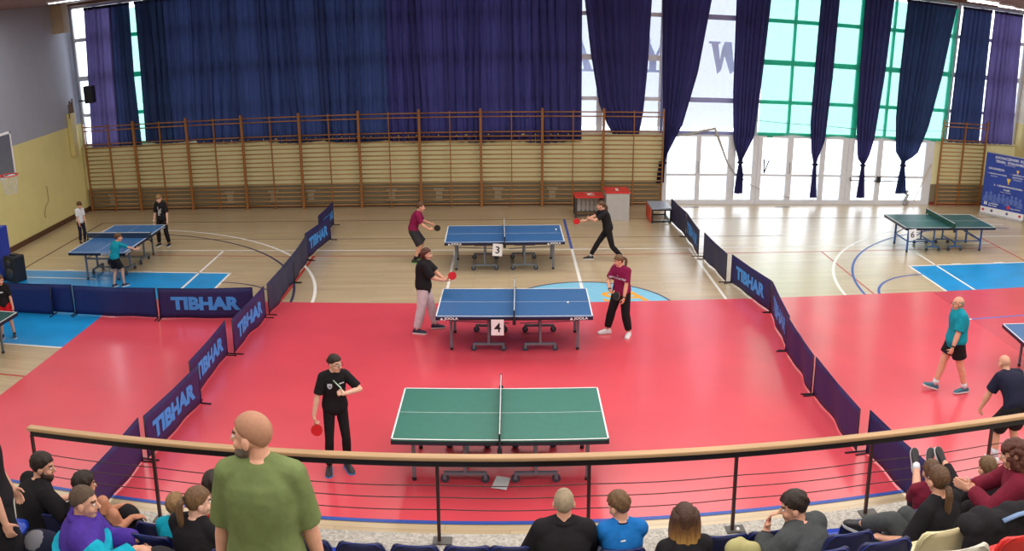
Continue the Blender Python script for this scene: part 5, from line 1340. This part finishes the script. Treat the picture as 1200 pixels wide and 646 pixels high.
# ------------------------------------------------------------------ spectators
def sit(s, legs='floor', side=0):
    pz = 0.40/s+0.09; kz = 0.47/s+0.02
    P = dict(pel=(0, 0, pz))
    for k, sg in (('r', 1), ('l', -1)):
        P[k+'a'] = (0.12*sg, 0.47, 0.085); P[k+'k'] = (0.12*sg, 0.3, 1); P[k+'w'] = (0.13*sg, 0.36, pz+0.13); P[k+'e'] = (sg*0.45, -0.6, -0.8); P[k+'hn'] = (0, 0, -1); P[k+'hd'] = (0, 1, -0.15)
    return P
def spectator(label, px, row, yaw, h=1.74, P=None, raw=None, **k):
    """seated so that the crown of the head is where the photograph shows it"""
    s = h/1.70; Q = sit(s); Q.update(P or {})
    if raw: Q = raw
    z0 = ROWS[row][0]
    J = person(label, (0, 0, z0), yaw, h, P=Q, voxel=k.pop('voxel', 0.0065), **k)
    top = J['root'].matrix_basis @ (J['hd'](0, -0.02, 0.118)*s)
    g = G(px[0], px[1], top.z)
    J['root'].location = (g.x-top.x, g.y-top.y, z0)
    print('SPECTATOR', label[:40], 'loc', [round(q, 2) for q in J['root'].location], 'seat back', ROWS[row][1])
    return J
bk = (0, -0.04, 1)
J = spectator('old man with thinning grey hair in black jacket on the front row', (661, 573.5), 'A', -2, 1.74, P=dict(lean=(0, 0.0, 1), bow=0.05, lw=(-0.22, 0.28, 0.60), rw=(0.16, 0.36, 0.62), le=(-0.5, -0.4, -0.6)),
    hair=('buzz', mat('hair_thin_grey', (158, 140, 116), 0.8, var=0.2, scale=30)), shirt=(K_blk, 1.98, 0.022, -0.05), pants=(K_blk, 1.9, 0.02), shoes=(S_blk, S_sole), build=1.14, head=(0, -8), collar=(K_blk, 0.022))
J = spectator('boy with short brown hair in bright blue shirt on the front row', (723, 576), 'A', 2, 1.60, P=dict(lean=(0, 0.0, 1), bow=0.05, rw=(0.10, 0.36, 0.60), lw=(-0.10, 0.36, 0.60)),
    hair=('short', H_lbrown), shirt=(K_shblue, 1.2, 0.012, -0.05), pants=(K_jean, 1.9, 0.012), shoes=(S_blk, S_sole), head=(38, -22), headk=1.04, collar=(K_navy, 0.008))
decal(J, [(-0.5, -0.15), (0.5, -0.05), (0.4, 0.2), (-0.4, 0.1)], 0.42, -0.01, 0.045, S_white, back=True)
def ombre():
    m = hairmat('ombre', (70, 48, 34)); nt = m.node_tree; b = nt.nodes['Principled BSDF']
    tc = nt.nodes.new('ShaderNodeTexCoord'); sp = nt.nodes.new('ShaderNodeSeparateXYZ'); rp = nt.nodes.new('ShaderNodeValToRGB')
    nt.links.new(tc.outputs['Object'], sp.inputs[0]); mr = nt.nodes.new('ShaderNodeMapRange'); mr.inputs['From Min'].default_value = 0.92; mr.inputs['From Max'].default_value = 1.24; nt.links.new(sp.outputs['Z'], mr.inputs['Value'])
    no = nt.nodes.new('ShaderNodeTexNoise'); no.inputs['Scale'].default_value = 30; mp = nt.nodes.new('ShaderNodeMapping'); mp.inputs['Scale'].default_value = (3, 3, 0.3); nt.links.new(tc.outputs['Object'], mp.inputs[0]); nt.links.new(mp.outputs[0], no.inputs['Vector'])
    ad = nt.nodes.new('ShaderNodeMath'); ad.operation = 'MULTIPLY_ADD'; ad.inputs[1].default_value = 0.5; nt.links.new(no.outputs['Fac'], ad.inputs[0]); nt.links.new(mr.outputs[0], ad.inputs[2])
    su = nt.nodes.new('ShaderNodeMath'); su.operation = 'SUBTRACT'; su.inputs[1].default_value = 0.25; nt.links.new(ad.outputs[0], su.inputs[0])
    e = rp.color_ramp.elements; e[0].color = lin((196, 150, 78)); e[0].position = 0.15; e[1].color = lin((72, 46, 34)); e[1].position = 0.75
    x = e.new(0.45); x.color = lin((126, 86, 48))
    nt.links.new(su.outputs[0], rp.inputs[0]); nt.links.new(rp.outputs[0], b.inputs['Base Color'])
    return m
J = spectator('woman with long brown hair turning golden at the tips, seen from behind', (803, 591), 'A', 6, 1.68, P=dict(lean=(0, -0.04, 1), bow=0.04, ra=(0.20, 0.52, 0.16), la=(-0.30, 0.50, 0.16), rk=(0.45, 0.3, 1), lk=(-0.6, 0.3, 1), rw=(0.12, 0.30, 0.60), lw=(-0.14, 0.30, 0.60)),
    hair=('long', ombre(), 0.58), shirt=(K_blk, 1.95, 0.014, -0.05), pants=(K_jean, 1.9, 0.016), shoes=(S_blk, S_sole), head=(-8, -10), headk=1.14)
J = spectator('dark-haired man in dark grey resting his cheek on his hand', (930, 576), 'A', 34, 1.84, P=dict(lean=(0.04, 0.16, 1), bow=0.06, lw=(-0.12, 0.25, 0.90), le=(-0.5, 0.6, -1), lhd=(0.22, -0.03, 1), lhn=(0.4, -1, 0), lc=0.5, rw=(0.10, 0.40, 0.66), la=(-0.10, 0.46, 0.12), ra=(0.16, 0.46, 0.10)),
    hair=('short', H_dark), shirt=(K_dgrey, 1.88, 0.026, -0.05), pants=(K_jean2, 1.9, 0.018), shoes=(S_blk, S_sole), build=1.16, head=(42, -14))
W = J['wr']; J['child']('watch', MB().tube([W['l'].lerp(J['el']['l'], 0.20), W['l'].lerp(J['el']['l'], 0.08)], 0.036, 14).ell(W['l'].lerp(J['el']['l'], 0.14)+V((-0.03, -0.015, 0)), (0.016, 0.022, 0.022)), M_krub)
J = spectator('girl with long brown ponytail in black T-shirt and grey trousers, seen from behind', (1102, 547), 'B', 22, 1.66, P=dict(lean=(0, 0.05, 1), la=(-0.20, 0.62, 0.55), lk=(-0.35, 0, 1), ra=(-0.02, 0.55, 0.30), rk=(0.1, 0, 1), lw=(-0.30, 0.30, 0.62), rw=(0.2, 0.3, 0.62)),
    hair=('pony', H_brown, 0.34, -0.01), shirt=(K_blk, 0.95, 0.018, -0.05), pants=(K_dgrey, 1.9, 0.012), shoes=(S_blk, S_sole), head=(-14, -8))
J = spectator('child in burgundy shirt with feet up on the railing wires', (1093, 540), 'A', -22, 1.46, P=dict(lean=(0, -0.10, 1), ra=(0.07, 0.88, 0.92), la=(-0.07, 0.90, 0.90), rk=(0.1, 0, 1), lk=(-0.1, 0, 1), rfp=1.4, lfp=1.4),
    hair=('short', H_brown), shirt=(K_burg2, 0.9, 0.018, -0.05), pants=(K_blk, 0.85, 0.02), shoes=(S_blk, S_sole), socks=(K_white, 0.2), head=(8, -10), headk=1.10, build=0.95)
J = spectator('brown-haired child in black with one foot up on the railing wires', (1159, 536), 'A', 0, 1.50, P=dict(lean=(0, -0.02, 1), la=(-0.08, 0.90, 0.95), lk=(-0.1, 0, 1), lfp=1.4, ra=(0.10, 0.55, 0.3), rw=(0.16, 0.12, 1.06), re=(1, 0.2, -0.6), rhd=(-0.4, 0.1, 1)),
    hair=('short', H_lbrown), shirt=(K_blk, 0.95, 0.016, -0.05), pants=(K_blk, 1.9, 0.012), shoes=(S_blk, S_sole), head=(8, -8), headk=1.08, build=0.95)
J = spectator('woman with curly auburn hair in wine-red jacket clapping her hands', (1189, 517), 'B', 58, 1.74, P=dict(lean=(0, 0.16, 1), lw=(-0.04, 0.42, 0.78), rw=(0.05, 0.42, 0.76), le=(-1, 0, -0.8), re=(1, 0, -0.8), lhd=(0.1, 1, 0.25), rhd=(-0.05, 1, 0.3), lhn=(1, 0, 0), rhn=(-1, 0, 0), lc=0.12, rc=0.12),
    hair=('curly', H_red), shirt=(K_burg2, 1.95, 0.024, -0.05), pants=(K_blk, 1.9, 0.016), shoes=(S_blk, S_sole), head=(-4, -12), build=1.08)
J = spectator('man with short dark hair in black T-shirt turned sideways at the end of the railing', (48, 531), 'A', -34, 1.80, P=dict(lean=(0, 0.16, 1), bow=0.05, rw=(0.30, 0.36, 0.64), lw=(-0.16, 0.36, 0.62), re=(1, -0.5, -0.2)),
    hair=('short', H_dark), shirt=(K_blk, 0.9, 0.020, -0.05), pants=(K_blk, 1.9, 0.016), shoes=(S_blk, S_sole), build=1.10, head=(-38, -10), beard=mat('dark_beard', (64, 46, 38), 0.8))
J = spectator('dark-haired man in black with a bare knee raised, behind the purple hoodie', (97, 553), 'A', -42, 1.72, P=dict(lean=(0, -0.04, 1), la=(-0.12, 0.32, 0.44), lk=(-0.1, 0.1, 1), ra=(0.06, 0.34, 0.46), rk=(0.1, 0.1, 1), lw=(-0.12, 0.36, 0.74), rw=(0.10, 0.36, 0.74)),
    skin=M_sk3, hair=('short', H_dark), shirt=(K_blk, 0.9, 0.016, -0.05), pants=(K_blk2, 0.78, 0.022), shoes=(S_blk, S_sole), head=(4, -10))
J = spectator('man with cropped hair in purple and turquoise hoodie and grey shorts', (95, 569.5), 'B', -66, 1.80, P=dict(lean=(0, 0.0, 1), ra=(0.16, 0.40, 0.25), la=(-0.10, 0.44, 0.25), rk=(0.2, 0.3, 1), rw=(0.16, 0.36, 0.80), re=(0.8, -0.4, -0.6), lw=(-0.08, 0.38, 0.72)),
    skin=M_sk, hair=('buzz', M_buzz), shirt=(K_purp, 1.9, 0.034, -0.05), pants=(K_gshort, 0.78, 0.025), shoes=(S_navy, S_sole), head=(-12, -6), build=1.12, collar=(K_purp, 0.03))
g = MB(); T = J
for t0, t1 in ((-0.04, 0.34),):
    rings = []
    for i in range(8):
        t = t0+(t1-t0)*i/7; c, r, f, u = T['spine'](t); rings.append(ring(c+r*0.02, r, f, 0.258, 0.212))
    g.loft(rings)
e_, w_ = T['el']['r'], T['wr']['r']; g.tube([e_.lerp(w_, -0.15), e_.lerp(w_, 0.5), e_.lerp(w_, 0.88)], [0.100, 0.094, 0.074], 14)
g.cap(T['sh']['r'].lerp(e_, 0.45), e_, 0.104, 0.100); T['child']('hoodie_panel', g, K_turq, 0.011, 4)
J = spectator('fair-haired small child in teal on the front row', (204, 579), 'A', 2, 1.40, P=dict(lean=(0, 0.02, 1)),
    hair=('short', H_blond), shirt=(K_turq, 0.9, 0.018, -0.05), pants=(K_navy, 1.9, 0.014), shoes=(S_blk, S_sole), head=(-8, -8), headk=1.10, build=0.9)
J = spectator('girl with fair-brown ponytail in black shirt, face turned aside', (230, 571.5), 'B', -12, 1.66, P=dict(lean=(0, 0.06, 1)),
    skin=M_sk2, hair=('pony', H_lbrown, 0.28, 0.03), shirt=(K_blk, 1.9, 0.018, -0.05), pants=(K_dgrey, 1.9, 0.014), shoes=(S_blk, S_sole), head=(-42, -6))
J = spectator('dark-haired person in red with a white hood beside the man in green', (248, 553), 'A', -6, 1.70, P=dict(lean=(0, 0.0, 1)),
    hair=('short', H_dark), shirt=(K_red, 1.9, 0.024, -0.05), pants=(K_navy, 1.9, 0.014), shoes=(S_blk, S_sole), head=(0, -6), collar=(K_white, 0.045))
# the big man standing in front and the man at the left edge
z0 = ROWS['D'][0]
J = person('big bald bearded man in olive green T-shirt standing in the stand, seen from behind', (0, 0, z0), 4, 1.80, voxel=0.006,
    P=dict(lean=(0, 0.04, 1), lw=(-0.25, 0.06, 0.82), rw=(0.25, 0.10, 0.82), lhd=(0.05, 0.1, -1), rhd=(-0.08, 0.12, -1), lc=0.6, rc=0.7, le=(-0.35, -1, 0), re=(0.35, -1, 0)),
    hair=('buzz', mat('hair_shaved', (172, 124, 98), 0.7, var=0.08, scale=60)), shirt=(K_green, 0.95, 0.018, -0.14), pants=(K_dgrey, 1.9, 0.03), shoes=(S_blk, S_sole), build=1.02, head=(74, -4), beard=mat('grey_beard', (104, 92, 84), 0.9, var=0.3, scale=60))
top = J['root'].matrix_basis @ (J['hd'](0, -0.02, 0.115)*J['s']); g_ = G(295, 484, top.z); J['root'].location = (g_.x-top.x, g_.y-top.y, z0)
g_ = G(-6, 600, ROWS['B'][0]+0.86)
J = person('man in black T-shirt and black shorts standing at the left picture edge of the stand', (g_.x, g_.y, ROWS['B'][0]), -62, 1.78, voxel=0.0065,
    P=dict(lean=(0, -0.04, 1), rw=(0.24, 0.10, 0.86), lw=(-0.24, 0.12, 0.88), ra=(0.13, 0.06, 0.085), la=(-0.12, -0.1, 0.085)),
    hair=('short', H_dark), shirt=(K_blk, 0.85, 0.022, -0.06), pants=(K_blk, 0.92, 0.035), shoes=(S_blk, S_sole), socks=(K_blk, 0.2), build=1.12, head=(0, -8))

# ------------------------------------------------------------------ bags and clothes lying on the seats
def lump(label, name, cat, p, r, m, seed=0, mats=None):
    rnd = random.Random(seed); mb = MB()
    for k in range(9): mb.ell((rnd.uniform(-0.5, 0.5)*r[0], rnd.uniform(-0.5, 0.5)*r[1], rnd.uniform(0.25, 0.55)*r[2]), (r[0]*rnd.uniform(0.45, 0.7), r[1]*rnd.uniform(0.45, 0.7), r[2]*rnd.uniform(0.25, 0.5)), None, 14, 9)
    me = bake(mb, 0.012, 6, name); o = link(name, me, m); o.location = p; tag(o, label, cat); return o
o = thing('rucksack', 'black rucksack on the front-row seat beside the bare raised knee', 'rucksack', (-3.30, 6.26, 1.66), R(-20))
mb = MB().ell((0, 0, 0.11), (0.19, 0.13, 0.13), None, 18, 12).ell((0.02, 0.0, 0.20), (0.14, 0.10, 0.11), None, 18, 12)
link('bag_body', bake(mb, 0.01, 4, 'bag_body'), K_blk, o)
obj('strap', MB().tube([(-0.12, -0.10, 0.18), (-0.04, -0.16, 0.26), (0.08, -0.14, 0.26), (0.14, -0.08, 0.14)], 0.012, 6), M_krub, o, smooth=True)
p = G(165, 645, 2.46); lump('dark jacket heaped over a second-row seat before the ponytailed girl', 'jacket', 'jacket', (p.x+0.1, p.y, 2.02), (0.30, 0.18, 0.46), K_blk2, 3)
o = thing('sports_bag', 'dark sports bag with pale striped top at the bottom left between the seats', 'bag', (0, 0, 0))
p = G(48, 626, 2.30); o.location = (p.x, p.y, 2.08)
link('bag_body', bake(MB().ell((0, 0, 0.1), (0.22, 0.14, 0.14), None, 18, 12), 0.01, 3, 'bag_body'), K_navy, o)
obj('pale_panel', MB().ell((-0.02, -0.02, 0.15), (0.13, 0.11, 0.095), None, 18, 10), mat('pale_grey_cloth', (128, 128, 136), 0.9), o, smooth=True)
o = thing('coat', 'black coat draped over the cream seat at the right', 'coat', (3.22, 4.53, 2.0))
mb = MB()
for k in range(7): mb.ell((-0.24+0.08*k, -0.03+0.02*math.sin(k*2), 0.83+0.02*math.sin(k*1.7)), (0.10, 0.11, 0.08), None, 14, 9); mb.ell((-0.24+0.08*k, -0.09, 0.66+0.03*math.sin(k)), (0.10, 0.06, 0.22), None, 14, 9); mb.ell((-0.24+0.08*k, 0.08, 0.66), (0.09, 0.05, 0.2), None, 14, 9)
link('coat_body', bake(mb, 0.012, 4, 'coat_body'), K_blk, o)
obj('blue_trim', MB().tube([(-0.06, -0.13, 0.88), (0.06, -0.13, 0.905), (0.16, -0.12, 0.90)], 0.022, 8, sx=0.6), mat('pale_blue_trim', (110, 140, 180), 0.5), o, smooth=True)
p = G(866, 645, 2.10); o = lump('khaki rounded bundle beside the man in dark grey', 'jacket', 'jacket', (p.x+0.03, p.y, 2.0), (0.13, 0.10, 0.22), mat('cloth_khaki', (178, 172, 118), 0.8), 8)  # khaki shape taken for a trouser knee, built as a loose bundle
# ================================================================== light
w = bpy.data.worlds.new('sky'); scene.world = w; w.use_nodes = True
bg = w.node_tree.nodes['Background']; bg.inputs['Color'].default_value = (0.93, 0.97, 1.0, 1); bg.inputs['Strength'].default_value = 3.4
def area(x, y, z, sx, sy, e, rot=(0, 0, 0), col=(1, 0.96, 0.9)):
    l = bpy.data.lights.new('ceiling_fill', 'AREA'); l.shape = 'RECTANGLE'; l.size = sx; l.size_y = sy; l.energy = e; l.color = col
    o = bpy.data.objects.new('ceiling_fill', l); COL.objects.link(o); o.location = (x, y, z); o.rotation_euler = rot
    return o
for x, e in ((-9.0, 280), (1.6, 440), (12.2, 480)):  # broad unseen fill panels added under the ceiling to brighten the hall
    for y in (3.0, 10.5, 18.5):
        area(x, y, ZC-0.15, 9.0, 6.0, e)
scene.view_settings.view_transform = 'Standard'
scene.view_settings.look = 'None'
scene.view_settings.exposure = 0.0
cy = scene.cycles
try:
    cy.use_denoising = True; cy.denoiser = 'OPENIMAGEDENOISE'; cy.max_bounces = 8; cy.diffuse_bounces = 4; cy.glossy_bounces = 3; cy.transparent_max_bounces = 12; cy.sample_clamp_indirect = 4.0
except Exception: pass
